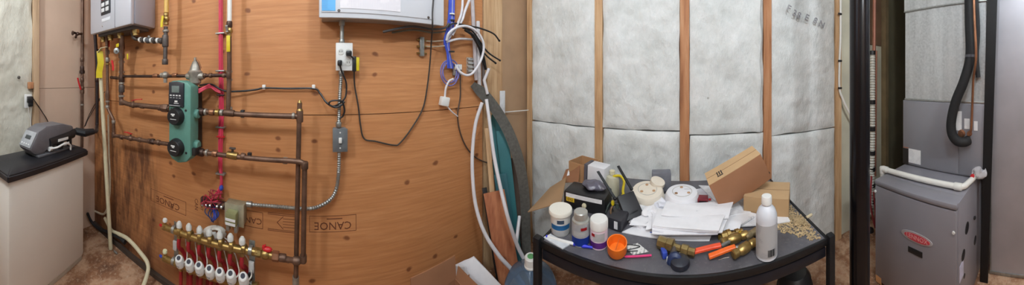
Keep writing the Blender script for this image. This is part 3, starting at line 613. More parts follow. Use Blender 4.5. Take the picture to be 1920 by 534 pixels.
# ================================================================ RADIANT MANIFOLD
mf = thing('radiant_manifold', 'brass radiant floor manifold with seven white actuators and red tubes', 'manifold', W(400, 520, .12))
mo = .10
def onbar(px, low): 
    y0_, y1_ = (428, 472) if not low else (487, 536); x0_, x1_ = (318, 482) if not low else (318, 480)
    return W(px, y0_ + (y1_ - y0_) * (px - x0_) / (x1_ - x0_), mo)
for low in (0, 1):
    a, b = onbar(312, low), onbar(484, low)
    br_ = MB().cyl(a, b, .0165, seg=20)
    for px in (337, 357, 376, 395, 415, 435, 458): br_.lathe(onbar(px, low) - (b - a).normalized() * .011, b - a, [(.0165, 0), (.021, .004), (.021, .018), (.0165, .022)], 16)
    br_.build('manifold_bar', BRASS, mf)
    e = MB().lathe(a, Y_ * -1, [(.017, 0), (.019, .006), (.019, .02), (.012, .024)], 8).cyl(a - Y_ * .01, a - Y_ * .01 + Z_ * .035, .008); en = e.build('end_valve', BRASS, mf)
    MB().lathe(a - Y_ * .01 + Z_ * .03, Z_, [(.013, 0), (.014, .008), (.011, .014), (0, .014)], 12).build('cap', WHT if not low else mat('vent_cream', 'e0dfb8', .5), en)
    MB().box(a - Y_ * .032 + X_ * .004, (.012, .028, .012), None, .003).build('handle', RED if not low else BLUE, en)
for px in (326, 470):
    a, b = onbar(px, 0), onbar(px, 1)
    if px == 470: b = b + Vector((0, 0, .0))
    s_ = MB().ribbon([a - X_ * .022 + Z_ * .03, a - X_ * .022, b - X_ * .022, b - X_ * .022 - Z_ * .02], Y_ * .014, .003)
    for q in (a, b): s_.lathe(q - Y_ * .008, Y_, [(.020, 0), (.020, .016)], 20)
    s_.build('bracket', STEEL, mf); m_ = a.lerp(b, .55); MB().box(m_ + X_ * -.012, (.012, .026, .05), None, .003).build('bracket_sleeve', mat('sleeve_grey', 'c3c3c1', .5), mf)
MB().box(onbar(470, 1) + Z_ * .045 + X_ * .01, (.012, .022, .03), None, .003).build('clip', BLK, mf)
fm_px = (333, 351, 371, 389, 409, 429, 451); ac = ((339, 487), (357.5, 494), (376, 500), (395.5, 506.5), (414.5, 512), (435, 516), (458, 521))
for i, (px, (ax_, ay_)) in enumerate(zip(fm_px, ac)):
    q = onbar(px + 3, 0)
    MB().lathe(q + Z_ * .014, Z_, [(.010, 0), (.010, .006), (.0155, .008), (.0155, .024), (.012, .030), (.008, .036), (0, .036)], 14).build('flow_meter', mat('flow_clear', 'd9d8d2', .3), mf)
    MB().lathe(q - Z_ * .016, -Z_, [(.013, 0), (.013, .018), (.010, .022)], 8).build('coupling', BRASS, mf)
    base = W(ax_, ay_ + 9, .145); ax = (Z_ + X_ * .42).normalized()
    av = MB().lathe(base, ax, [(.018, 0), (.0225, .004), (.0225, .032), (.020, .037), (.019, .046), (.016, .049), (0, .049)], 24).build('actuator', WHT, mf)
    MB().lathe(base + ax * .0485, ax, [(.010, 0), (.010, .003), (0, .003)], 14).build('button', mat('actuator_dark', '3a3d48', .5), av)
    MB().box(base + ax * .018 + X_ * .0215 - Z_ * .006, (.002, .018, .003), None).build('mark', FAINT, av)
    MB().cyl(onbar(ax_, 1), base, .011).build('valve_stem', BRASS, mf)
    MB().tube(spline([q - Z_ * .03, q - Z_ * .08 + X_ * .004, onbar(ax_, 1) + Vector((-.02, 0, .05)), onbar(ax_ + 3, 1) + Vector((-.035, .01, -.02)), onbar(ax_ + 4, 1) + Vector((-.035, .01, -.16))]), .0105).build('red_tube', mat('pex_red', '9e1f28', .4, 0, .06), mf)
    MB().tube([onbar(ax_, 1) - Z_ * .016, onbar(ax_, 1) - Z_ * .2], .0105).build('red_tube', MC['pex_red'], mf); MB().lathe(onbar(ax_, 1) - Z_ * .016, -Z_, [(.013, 0), (.013, .018), (.010, .022)], 8).build('coupling', BRASS, mf)
    MB().tube(spline([base + ax * .02 + Y_ * .018, base + ax * .035 + Y_ * .03 - X_ * .02, W(ax_ + 12, ay_ - 16, .09), W(ax_ + 6 + (400 - ax_) * .1, ay_ - 45, .04), W(402 + (i - 3) * 3, 437, .035)]), .003).build('lead', mat('lead_white', 'd5cfc4', .5), mf)
vv = ball_valve(mf, W(497, 476, mo), W(520, 481, mo) - W(490, 474, mo), .0125, BRASS, RED, Y_, .0, up=Z_)
kn = MB(); q = W(501, 467, mo); kn.ball(q, .016, (.8, 1.5, .7), None, 2).cyl(q - Z_ * .02, q, .007); kn.build('handle', RED, vv)
coup(mf, W(484, 473, mo), Y_, .03, .019, BRASS, 'nut', True); coup(mf, W(517, 480, mo), Y_, .03, .021, COPB, 'union', True); coup(mf, W(530, 483, mo), Y_, .03, .016, COPPER)
MB().tube([W(505, 478, mo), W(543, 487, mo)], .0125).build('tail_pipe', COPPER, mf)
cw = thing('wire_coil', 'white actuator wires coiled in a loop above the manifold', 'wire coil', W(400, 435, .04))
for k_ in range(5):
    rr_ = 1 - .1 * k_
    MB().tube(spline([W(402 + 21 * rr_ * math.cos(t) , 437 + 13 * rr_ * math.sin(t), .03 + .007 * k_ + .006 * math.sin(2 * t + k_)) for t in [k * .5 + k_ for k in range(13)]], 4), .0055).build('wire', MC['lead_white'], cw)
MB().box(W(398, 441, .06), (.02, .05, .03), rx(20), .006).build('connector', WHT, cw)

# ================================================================ CONDUIT, SWITCH, OUTLET
def armour(name, label, pts, r, clips=(), fil=None, m=STEEL, pitch=.009):
    t = thing(name, label, 'conduit', pts[-1]); P, rr = ribbed(fil(pts) if fil else pts, r, pitch); MB().tube(P, rr, 10).build('sheath', m, t)
    for c_, d_c in clips: coup(t, c_, d_c, .022, r * 1.6, STEEL, 'connector')
    return t
armour('armoured_cable', 'silver armoured cable sweeping from the grey switch to the junction box', [W(636, 277, .035), W(635, 320, .03), W(631, 352, .03), W(621, 372, .03), W(600, 386, .03), W(575, 391, .03), W(520, 387, .03), W(470, 383, .03)], .0085, ((W(636, 280, .035), Z_),), lambda q_: spline(q_, 10))
armour('armoured_cable', 'short silver armoured cable between white outlet and grey switch', [W(635, 236, .035), W(637, 180, .03), W(640, 133, .035)], .0085, ((W(635, 233, .035), Z_), (W(640, 136, .035), Z_)))
t = thing('metal_conduit', 'short bare metal conduit from the panel down to white outlet', 'conduit', W(641, 80, .035)); seg_pipe(t, [W(641, 81, .035), W(641, 35, .035)], .010, STEEL); coup(t, W(641, 42, .035), Z_, .03, .014, STEEL); coup(t, W(641, 78, .035), Z_, .02, .014, STEEL)
sw = thing('switch_box', 'grey wall switch box with white toggle', 'switch', W(636, 257, 0)); a = W(636, 257)
MB().span((WX, a.y - .032, a.z - .052), (WX + .05, a.y + .032, a.z + .05), .008).build('box', GREY, sw)
MB().span((WX + .05, a.y - .034, a.z - .054), (WX + .054, a.y + .034, a.z + .052), .0015).build('cover', mat('switch_cover', '6d7174', .45, .2), sw)
MB().span((WX + .053, a.y - .007, a.z - .012), (WX + .064, a.y + .007, a.z + .012), .002).build('toggle', WHT, sw)
for dz in (-.036, .034): MB().lathe((WX + .054, a.y, a.z + dz), X_, [(.004, 0), (.003, .002)], 8).build('screw', WHT, sw)
ob = thing('outlet_box', 'white double outlet box below the panel with black plugs', 'socket', W(643, 108, 0)); a = W(643.5, 108)
MB().span((WX, a.y - .036, a.z - .06), (WX + .045, a.y + .036, a.z + .06), .004).build('box', STEEL, ob)
MB().span((WX + .045, a.y - .039, a.z - .064), (WX + .051, a.y + .039, a.z + .064), .003).build('cover_plate', WHT, ob)
for dy in (-.016, .018):
    for dz in (-.028, .022):
        fc = MB().lathe((WX + .050, a.y + dy, a.z + dz), X_, [(.014, 0), (.014, .003)], 16).build('socket_face', mat('socket_white', 'd2d1cb', .5), ob)
        for e in (-.005, .005): MB().span((WX + .053, a.y + dy + e - .001, a.z + dz - .002), (WX + .0538, a.y + dy + e + .001, a.z + dz + .006)).build('slot', INK, fc)
for i, (px, py, pts, lab) in enumerate(((637, 118, [(637, 118, .075), (640, 132, .06), (649, 155, .05), (648, 180, .05), (638, 193, .055), (625, 199, .05), (617, 195, .055), (622, 189, .06), (640, 190, .06), (646, 205, .05), (643, 217, .045), (636, 222, .04)], 'black plug with its cord looped at the conduit'),
        )):
    t = thing('power_cable', lab, 'cord', W(px, py, .06)); o = W(px, py, .065)
    MB().box(o, (.03, .02, .026), None, .006).build('plug', BLK, t); MB().tube(spline([W(*z_) for z_ in pts]), .004).build('cord', BLK, t)
t = thing('power_cable', 'black pump cord running along the plywood from the pump station', 'cord', W(500, 168, .03))
MB().tube(spline([W(374, 160, .09), W(396, 158, .05), W(420, 170, .045), W(450, 171, .03), W(480, 168, .02), W(496, 165, .02), W(540, 166, .02), W(588, 166, .02), W(600, 175, .025), W(612, 192, .05), W(628, 201, .055), W(640, 197, .055), W(646, 190, .055)]), .0048).build('cord', BLK, t)
for px in (495, 588): MB().box(W(px, 163, .016), (.016, .016, .022), None, .003).build('clip', WHT, t)
t = thing('power_cable', 'black cord with yellow-tagged plug draped across plywood and up over panel', 'cord', W(662, 118, .06))
MB().box(W(654, 100, .066), (.03, .026, .024), None, .006).build('plug', BLK, t)
MB().box(W(664, 120, .05), (.02, .018, .07), None, .004).build('adapter', BLK, t); MB().box(W(669, 120, .05), (.004, .022, .062), None, .001).build('tag', YEL, t)
MB().tube(spline([W(657, 104, .075), W(663, 110, .06)], 4), .004).tube(spline([W(664, 131, .05), W(665, 160, .02), W(672, 200, .015), W(676, 235, .015), W(683, 260, .015), W(705, 265, .015), W(738, 272, .015), W(750, 268, .015), W(772, 240, .015), W(792, 205, .015), W(800, 170, .018), W(806, 120, .03), W(809, 75, .07), W(811, 48, .135), W(811, 20, .136), W(815, -30, .136)]), .0038).build('cord', mat('cord_dark', '35302c', .55), t)
# ================================================================ ELECTRICAL PANEL
ex = WX + .12
def P_(px, py): d = ray(px, py); return EYE + d * (ex / d.x)
ya, yb, zb_ = P_(598, 20).y, P_(833, 40).y, P_(600, 33).z
pn = thing('electrical_panel', 'light grey electrical panel with blue label and circuit directory', 'electrical panel', (WX, (ya + yb) / 2, zb_))
MB().span((WX + .0, ya + .012, zb_ + .01), (ex - .012, yb - .008, zb_ + .7), .003).build('enclosure', mat('panel_side', 'b9bab8', .5, .2, .03), pn)
MB().span((ex - .014, ya, zb_), (ex, yb, zb_ + .72), .006).build('front_cover', mat('panel_front', 'd3d5da', .42, 0, .03, 5), pn)
dr = MB().span((ex - .002, ya + .01, zb_ + .022), (ex + .004, yb - .06, zb_ + .70), .003).build('door', mat('panel_door', 'dadbe0', .42, 0, .03, 5), pn)
MB().span((ex + .004, ya + .012, zb_ + .028), (ex + .0055, ya + .07, zb_ + .5)).build('blue_label', BLUEL, dr)
MB().span((ex + .004, ya + .09, zb_ + .04), (ex + .0055, ya + .36, zb_ + .6)).build('directory', DIREC, dr)
for y in (ya + .085, yb - .09): MB().lathe((ex + .003, y, zb_ + .03), X_, [(.007, 0), (.006, .003)], 10).build('screw', IRON, pn)
tag(MB().tube(spline([P_(725, 55) - X_ * .06, W(770, 50, .08), W(810, 55, .07), W(834, 52, .07), W(842, 44, .07)]), .006).build('cable', mat('cable_dark', '4a4644', .55)), 'dark cable tucked under the bottom edge of panel', 'cable')
tag(MB().tube(spline([P_(745, 55) - X_ * .08, W(775, 56, .06), W(812, 61, .05), W(840, 58, .05)]), .005).build('cable', mat('cable_olive', '6a6352', .55)), 'olive-grey cable under the panel, just below the dark one', 'cable')
# ================================================================ LOW-VOLTAGE CORNER
cs = thing('coax_splitter', 'small metal coax splitter with two cables screwed in', 'splitter', W(790, 88, .02)); a = W(789, 88)
MB().span((WX, a.y - .012, a.z - .05), (WX + .02, a.y + .012, a.z + .05), .003).build('body', STEEL, cs)
for dz in (-.035, 0, .035):
    for sg in (-1, 1): MB().lathe((WX + .012, a.y + sg * .012, a.z + dz), Y_ * sg, [(.005, 0), (.005, .016)], 8).build('connector', BRASS, cs)
for py in (77, 87): MB().tube(spline([W(798, py, .012), W(815, py + .5, .02), W(834, py - 1, .05)]), .0038).build('cable', mat('cable_beige', 'b7a893', .5), cs)
bc = thing('cable_bundle', 'bright blue network cables hanging beside the panel', 'cables', W(848, 60, .04))
for i in range(4):
    dx = i * 3 - 5
    MB().tube(spline([W(848 + dx, -30, .05), W(847 + dx, 20, .05), W(845 + dx * 1.2, 50, .055), W(838 + dx, 78, .05), W(841 + dx * .5, 100, .04), W(845 + dx, 128, .03)]), .0048).build('cable', BLUEC if i != 2 else mat('lilac_cable', '8f93c8', .5), bc)
for py in (28, 40, 98): MB().lathe(W(847, py, .05), Z_, [(.017, 0), (.017, .007)], 10).build('cable_tie', BLK if py != 28 else WHT, bc)
lc = tag(MB().tube(spline([W(850 + (15 + 3 * math.sin(t * .37)) * math.cos(t) - 6, 135 + (22 + 4 * math.cos(t * .29)) * math.sin(t), .03 + .004 * math.sin(3 * t)) for t in [k * .45 for k in range(44)]], 3), .0034).build('wire_coil', mat('violet_wire', '6a68a8', .5)), 'thin violet wire coiled around the jack plate', 'wire coil')
jp = thing('jack_plate', 'clear jack plate full of little wire terminals', 'jack plate', W(852, 132, .0)); a = W(855, 130)
MB().span((WX, a.y - .028, a.z - .035), (WX + .02, a.y + .028, a.z + .03), .003).build('base', mat('jack_grey', '8b8580', .5), jp)
for i in range(4): MB().box((WX + .026, a.y - .02 + .012 * i, a.z + .012), (.012, .008, .03), None, .002).build('terminal', WHT, jp)
kj = thing('terminal_block', 'clear terminal block beside the white cable loop', 'terminal block', W(878, 122, 0)); a = W(879, 122)
MB().span((WX, a.y - .02, a.z - .05), (WX + .015, a.y + .02, a.z + .045), .003).build('base', mat('clear_plastic', 'a89f94', .3), kj)
for dz in (-.035, -.012, .012, .033): MB().span((WX + .014, a.y - .024, a.z + dz - .006), (WX + .024, a.y + .024, a.z + dz + .006), .002).build('terminal', CHROME, kj)
wl = tag(MB().tube(spline([W(837, 76, .06), W(842, 62, .075), W(858, 51, .085), W(878, 50, .085), W(897, 62, .085), W(907, 85, .085), W(902, 112, .08), W(888, 135, .07), W(876, 141, .06), W(864, 136, .05), W(856, 126, .04)], 8), .0070).build('cable_loop', PEX), 'thick white cable making a big open loop beside the panel', 'cable')
tag(MB().tube(spline([W(836, 79, .05), W(860, 73, .05), W(886, 74, .03)]), .0065).build('cable', PEX), 'short white cable crossing inside the big white loop', 'cable')
for i, (pts, lab) in enumerate(((((840, 50), (852, 44), (875, 48), (900, 53), (925, 63), (936, 76)), 'black coax end reaching furthest across the pine board, above the others'),
                 (((868, 52), (885, 58), (898, 75), (915, 98), (937, 113)), 'black coax end drooping across pine board, middle of three'),
                 (((872, 55), (888, 66), (897, 84), (912, 104), (929, 118)), 'black coax end drooping across pine board, lowest of three'))):
    t = thing('coax_cable', lab, 'cable', W(*pts[-1], .07)); MB().tube(spline([W(*p_, .07 + .004 * i) for p_ in pts]), .005).build('cable', BLK, t)
    d = (W(*pts[-1], .07) - W(*pts[-2], .07)).normalized(); coup(t, W(*pts[-1], .07 + .004 * i), d, .012, .0062, BLK, 'connector')
tag(MB().tube(spline([W(872, 56, .075), W(893, 72, .07), W(905, 100, .06), W(911, 130, .04)]), .0075).tube(spline([W(878, 56, .07), W(896, 85, .07), W(908, 122, .05)]), .006).build('coax_cable', BLK), 'thick black coax pair running down inside the white loop', 'cable')
for i, (p0, p1, r) in enumerate((((884, -30), (893, 150), .012), ((896, 40), (899, 165), .012), ((905, 80), (907, 160), .010))):
    tag(MB().tube(spline([W(*p0, .03), W((p0[0] + p1[0]) / 2, (p0[1] + p1[1]) / 2, .03), W(*p1, .02)]), r).build('riser_cable', mat('riser_cable_%d' % i, ('b6aeb0', 'cfcacb', '6d625f')[i], .5)), ('grey jacketed riser cable', 'white jacketed riser cable', 'dark jacketed riser cable')[i] + ' on the plywood edge behind the loop', 'cable')
tag(MB().tube(spline([W(880, 0, .04), W(872, 20, .05), W(865, 40, .06), W(852, 56, .06), W(838, 76, .05)]), .008).tube(spline([W(868, -20, .04), W(866, 20, .06), W(858, 45, .07), W(848, 66, .065)]), .007).build('cable', mat('pale_cable', 'd5d2d6', .5)), 'pale cable pair coming from above into the blue cables', 'cable')
a = W(833, 190, .03); t = thing('white_box', 'small white plastic junction cube hanging on its cable', 'box', a)
MB().box(a, (.035, .05, .05), rx(-12), .006).build('case', WHT, t)
MB().tube(spline([W(834, 183, .03), W(836, 165, .03), W(842, 152, .03), W(850, 148, .03)]), .0055).tube(spline([W(838, 199, .03), W(848, 210, .03), W(858, 218, .02)]), .0035).build('cable', PEX, t)
tag(MB().tube(spline([W(863, 140, .02), W(863, 180, .015), W(858, 215, .012), W(862, 245, .012), W(874, 275, .012), W(892, 295, .012), W(912, 304, .012), W(925, 300, .012)]), .0042).build('cable', mat('cable_brown', '4f3f34', .5)), 'dark cable dropping from jack plate and curving to the corner boards', 'cable')
a = W(940, 192, .02); tag(MB().box(a + X_ * .01, (.008, .045, .155), None, .002).build('white_shim', mat('shim_white', 'dcdcde', .6)), 'white plastic shim stuck upright on the pine board', 'shim')
tag(MB().tube([(WX - .005, 1.13, W(960, 208).z), (WX + .03, 1.36, W(980, 209).z + .01)], .0035).build('wire', WHT), 'thin white wire stretched to the corner stud', 'wire')

# ================================================================ BOARDS AND TUBES IN THE CORNER
def plank(name, label, cat, top, bot, wid, th, m, face=None, parts=None):
    top, bot = Vector(top), Vector(bot); d = (top - bot).normalized(); face = face or (EYE - (top + bot) / 2); face = (face - d * face.dot(d)).normalized(); s_ = d.cross(face).normalized()
    M = Matrix((s_, face, d)).transposed(); L = (top - bot).length
    o = MB().box((top + bot) / 2, (wid, th, L), M, .002).build(name, m); return tag(o, label, cat), M, d
def R2(px, py, r): return R(px, py, r)
def lean(px0, py0, r0, px1, r1): return R(px0, py0, r0), Vector((R(px1, 145, r1).x, R(px1, 145, r1).y, .008))
t_, b_ = lean(928, 214, 1.52, 962, 1.44); tb = plank('teal_board', 'tall teal painted board leaning in the corner', 'board', t_, b_, .10, .016, mat('teal_paint', '2f6c72', .6, 0, .08, 8))
t_, b_ = lean(941, 244, 1.48, 972, 1.40); plank('teal_board', 'shorter teal board leaning just in front of the tall one', 'board', t_, b_, .075, .014, MC['teal_paint'])
t_, b_ = lean(938, 326, 1.43, 966, 1.36); plank('teal_board', 'teal offcut with pale top edge behind the laminate plank', 'board', t_, b_, .08, .012, mat('teal_paint_dark', '2a5f68', .6, 0, .08, 8))
t_, b_ = lean(908, 352, 1.375, 940, 1.31); plank('black_strip', 'narrow black strip standing beside the laminate plank', 'strip', t_, b_, .03, .012, BLK)
t_, b_ = lean(913, 240, 1.44, 938, 1.34); plank('pine_strip', 'pale pine strip standing behind the black strip', 'strip', t_, b_, .03, .012, PINE)
t_, b_ = lean(968, 296, 1.545, 984, 1.53); plank('grey_board', 'grey-brown weathered board leaning against the corner stud', 'board', t_, b_, .075, .014, mat('weathered_board', '6b5a50', .8, 0, .2, 10))
lp, M, d = plank('laminate_plank', 'reddish-brown laminate flooring plank leaning in front of teal boards', 'plank', *lean(926, 359, 1.355, 963, 1.28), .125, .010, pine_mat('laminate', '8f5234', 'aa6a48', 'c08058'))
r_pts = [R(886, 158, 1.37), R(908, 178, 1.40), R(930, 206, 1.42), R(951, 242, 1.43), R(967, 282, 1.43), R(978, 325, 1.44), R(984, 372, 1.45), R(986, 430, 1.46), R(988, 520, 1.46)]
P = spline(r_pts, 6); n_ = len(P)
tag(MB().ribbon(P, [((P[min(i + 1, n_ - 1)] - P[max(i - 1, 0)]).cross(EYE - P[i])).normalized() * .033 for i in range(n_)], .006, [min(1, .55 + i / 9) * (1 - .35 * max(0, (i / n_ - .5))) for i in range(n_)]).build('rubber_strip', mat('grey_rubber_strip', '5c5a55', .85, 0, .22, 60, .3)), 'long grey rubber strip bowing down across the corner', 'strip')
for i, (pts, lab) in enumerate(((((904, 192, 1.345), (892, 230, 1.33), (886, 280, 1.31), (886, 330, 1.28), (892, 385, 1.25), (908, 435, 1.22), (935, 478, 1.21), (962, 508, 1.235), (985, 540, 1.25)), 'white flexible tube bowing widest against plywood'),
                 (((912, 186, 1.36), (918, 230, 1.33), (926, 290, 1.29), (938, 350, 1.24), (953, 410, 1.20), (970, 460, 1.235), (988, 498, 1.25), (998, 540, 1.258)), 'white flexible tube crossing in front of laminate plank'))):
    tag(MB().tube(spline([R(*p_) for p_ in pts]), .0102, 12).build('flexible_tube', PEX), lab, 'tube')
tag(MB().tube([R(914, 176, 1.39), R(908, 150, 1.38), R(917, 128, 1.38)], .009).build('tube_end', PEX), 'short white tube stub pushed up behind the rubber strip', 'tube')
tag(MB().tube([R(968, 455, 1.3), R(974, 405, 1.4)], .010).build('tube_end', PEX), 'short white tube end standing behind the laminate plank', 'tube')

# ---- floor by the plywood: carton, sheets, jug
o = Vector((-.86, .53, 0)); t = thing('cardboard_box', 'open brown cardboard box on the floor under plywood', 'box', o); Rb = Rz(4); bh = .235
def loc(o, Rm, x, y, z): return o + Rm @ Vector((x, y, z))
for (dx, dy, sx, sy) in ((.10, 0, .005, .24), (-.10, 0, .005, .24), (0, .12, .20, .005), (0, -.12, .20, .005)): MB().box(loc(o, Rb, dx, dy, bh / 2 + .004), (sx, sy, bh), Rb).build('side', CARDD, t)
MB().box(loc(o, Rb, 0, 0, .007), (.2, .24, .005), Rb).build('base', CARD, t)
MB().box(loc(o, Rb, -.104, 0, bh + .055), (.005, .25, .11), Rb @ ry(-6)).build('flap', CARDD, t)
MB().box(loc(o, Rb, -.02, .130, bh + .03), (.15, .005, .06), Rb @ rx(-14)).build('flap', CARDD, t)
o = Vector((-.95, .20, 0)); tag(MB().box(o + Z_ * .125, (.012, .12, .235), ry(-8)).build('cardboard_sheet', CARDL), 'cardboard offcut leaning on the plywood beside the brown box', 'cardboard')
def sheet(name, label, cat, corners, th, m, parent=None, bow=.0, n=6):
    """thin sheet through four corners (a,b,c,d round), slightly bowed"""
    a, b, c, d = [Vector(q) for q in corners]; nn = (b - a).cross(d - a).normalized()
    if nn.z < 0: nn = -nn
    mb = MB(); T, B = [], []
    for i in range(n + 1):
        u = i / n; r1, r2 = [], []
        for j in range(n + 1):
            v = j / n; p = (a * (1-u) + b * u) * (1-v) + (d * (1-u) + c * u) * v
            k = bow * (math.sin(u * 3.1) * .6 + .4 * math.sin(u * 5 + v * 3) ** 2)
            r1.append(mb.bm.verts.new(p + nn * (th + k))); r2.append(mb.bm.verts.new(p + nn * k * .98))
        T.append(r1); B.append(r2)
    for i in range(n):
        for j in range(n):
            mb.bm.faces.new((T[i][j], T[i+1][j], T[i+1][j+1], T[i][j+1])); mb.bm.faces.new((B[i][j], B[i][j+1], B[i+1][j+1], B[i+1][j]))
    for i in range(n):
        for q in ((T[i][0], B[i][0], B[i+1][0], T[i+1][0]), (T[i][n], T[i+1][n], B[i+1][n], B[i][n]), (T[0][i], T[0][i+1], B[0][i+1], B[0][i]), (T[n][i], B[n][i], B[n][i+1], T[n][i+1])): mb.bm.faces.new(q)
    o = mb.build(name, m, parent)
    if label: tag(o, label, cat)
    return o
sheet('foam_sheet', 'white foam sheet leaning with its pointed corner up beside the jug', 'sheet', [R(836, 497, 1.255), R(888, 478, 1.275), R(952, 545, 1.165), R(866, 640, 1.225)], .010, PAPER, bow=.02)
sheet('packing_sheet', 'white torn packing sheet standing half hidden behind brown box', 'sheet', [R(846, 497, 1.18), R(870, 500, 1.175), R(884, 600, 1.165), R(850, 600, 1.18)], .006, mat('torn_white', 'd8d6d6', .8))
sheet('cardboard_scrap', 'torn cardboard scrap between brown box and the white sheets', 'cardboard', [R(862, 528, 1.145), R(880, 515, 1.14), R(886, 620, 1.13), R(864, 620, 1.145)], .005, CARDD)
j0 = Vector((R(995, 145, 1.10).x, R(995, 145, 1.10).y, 0)); jg = thing('water_jug', 'translucent blue water jug with white cap beside the table leg', 'jug', j0); jr = .127
JUG = NT('jug_blue'); JUG.b.inputs['Base Color'].default_value = srgb('8fa9c4'); JUG.b.inputs['Transmission Weight'].default_value = .75; JUG.b.inputs['Roughness'].default_value = .12; JUG.b.inputs['IOR'].default_value = 1.15
MB().lathe(j0 + Z_ * .002, Z_, [(.09, 0), (jr, .015), (jr, .10), (jr * .96, .11), (jr, .12), (jr, .20), (jr * .96, .21), (jr, .22), (jr * .98, .265), (jr * .82, .305), (.05, .335), (.028, .35), (.026, .375)], 40).build('bottle', JUG.m, jg)
MB().lathe(j0 + Z_ * .352, Z_, [(.031, 0), (.031, .006), (.029, .008), (.029, .040), (.026, .044), (0, .044)], 24).build('cap', WHT, jg)
MB().lathe(j0 + Z_ * .396, Z_, [(.016, 0), (.016, .002)], 16).build('cap_sticker', mat('green_sticker', '5e9a62', .5), jg)

# ================================================================ TABLE
XL, XR, YF, YB = -.492, .512, .688, 1.335
tbl = thing('work_table', 'black steel work table with a worn grey top', 'table', (0, (YF + YB) / 2, 0))
TOPM = NT('worn_grey_top'); v_ = TOPM.coord(); TOPM.l(TOPM.mix(TOPM.ramp(TOPM.noise(v_, 90, 3, .7), [(.55, (0, 0, 0, 1)), (.75, (.35, .35, .35, 1))]), TOPM.ramp(TOPM.noise(v_, 6, 6, .6), [(.3, srgb('454449')), (.7, srgb('66646a'))]), srgb('8b8683')), TOPM.b.inputs['Base Color']); TOPM.b.inputs['Roughness'].default_value = .45
MB().span((XL + .012, YF + .012, TZ - .018), (XR - .012, YB, TZ)).build('tabletop', TOPM.m, tbl)
MB().span((XL, YF, TZ - .022), (XR, YF + .0115, TZ + .002), .002).build('front_edge', BLKM, tbl)
MB().span((XL, YF, TZ - .024), (XL + .0115, YB, TZ + .003), .002).build('side_edge', BLKM, tbl); MB().span((XR - .0115, YF, TZ - .024), (XR, YB, TZ + .003), .002).build('side_edge', BLKM, tbl)
MB().span((XL + .01, YF + .006, TZ - .066), (XR - .01, YF + .03, TZ - .03), .004).build('front_rail', mat('rail_blueblack', '24262f', .35, .4, .1, 30), tbl)
MB().span((XL + .003, YF + .03, TZ - .066), (XL + .02, YB - .02, TZ - .03), .003).build('side_rail', BLKM, tbl); MB().span((XR - .02, YF + .03, TZ - .066), (XR - .003, YB - .02, TZ - .03), .003).build('side_rail', BLKM, tbl)
for x in (XL - .004, XR + .004):
    for y in (YF - .002, YB - .01):
        MB().box((x, y, (TZ + .016) / 2), (.026, .026, TZ + .016), None, .003).build('leg', BLKM, tbl)
        MB().lathe((x, y, 0.001), Z_, [(.02, 0), (.02, .012), (.014, .02)], 14).build('foot', BLKR, tbl)
o = R(1490, 145, .98); o.z = 0
bk = thing('black_bin', 'round-topped black plastic bin under the table', 'bin', o)
MB().lathe(o + Z_ * .002, Z_, [(.058, 0), (.068, .02), (.074, .36), (.07, .40), (.05, .425), (.0, .435)], 28).build('body', BLK, bk); MB().lathe(o + Z_ * .355, Z_, [(.074, 0), (.078, .004), (.078, .014), (.074, .018)], 28).build('rim', BLKM, bk)

# ---------------------------------------------------------------- things on the table
def at(px, py, h=0): return TB(px, py, h)
a = at(1051, 433); t = thing('putty_tub', 'white plastic tub with a blue label and broad lid', 'tub', a)
MB().lathe(a, Z_, [(.034, 0), (.036, .003), (.040, .076), (.040, .077)], 32).build('body', WHT, t)
MB().lathe(a + Z_ * .074, Z_, [(.043, 0), (.046, .003), (.046, .013), (.044, .016), (0, .015)], 32).build('lid', mat('lid_white', 'e6e2d6', .4, 0, .02), t)
def band(t, a, r0, r1, z0, z1, m, name, ang=None, half=math.pi):
    """a label wrapped on a round body, centred on the side towards ang"""
    d = (EYE - a); c = math.atan2(d.y, d.x) if ang is None else ang; mb = MB(); n = 16; q = []
    for k in range(n + 1):
        th = c - half + 2 * half * k / n; q.append((mb.bm.verts.new(a + Vector((math.cos(th) * r0, math.sin(th) * r0, z0))), mb.bm.verts.new(a + Vector((math.cos(th) * r1, math.sin(th) * r1, z1)))))
    for x, y in zip(q, q[1:]): mb.bm.faces.new((x[0], y[0], y[1], x[1]))
    bmesh.ops.solidify(mb.bm, geom=mb.bm.faces[:], thickness=-.0006)
    return mb.build(name, m, t)
band(t, a, .0382, .0388, .026, .044, mat('label_blue', '3a86c4', .5), 'blue_label', half=1.1); band(t, a, .0390, .0394, .050, .064, mat('label_navy', '5a6f8a', .5), 'logo_patch', half=.35); band(t, a, .0372, .0378, .008, .022, LABEL, 'text_label', half=.9)
a = at(1089, 453); t = thing('cement_can', 'metal solvent cement can with blue and white label', 'can', a)
MB().lathe(a, Z_, [(.031, 0), (.0325, .002), (.0325, .082), (.031, .085), (.024, .087), (.023, .092), (.0255, .093), (.0255, .110), (.023, .113), (0, .113)], 32).build('can', mat('tin', 'b4b3ad', .35, .5, .05), t)
band(t, a, .0329, .0329, .004, .080, mat('label_white', 'dcdcdf', .5), 'label', half=2.6); band(t, a, .0335, .0335, .006, .034, mat('label_deepblue', '2446b0', .45), 'blue_panel', half=1.25)
band(t, a, .0335, .0335, .060, .070, RED, 'red_logo', ang=math.atan2((EYE - a).y, (EYE - a).x) + .35, half=.35); band(t, a, .0335, .0335, .040, .056, LABEL, 'text_panel', half=.9)
a = at(1123, 458); t = thing('primer_can', 'pale pink can with purple band and white screw cap', 'can', a)
MB().lathe(a, Z_, [(.030, 0), (.0315, .002), (.0315, .062), (.030, .066)], 32).build('body', mat('pink_white', 'dcc7d2', .45, 0, .03), t)
MB().lathe(a + Z_ * .064, Z_, [(.031, 0), (.033, .002), (.033, .026), (.030, .031), (0, .031)], 32).build('cap', WHT, t)
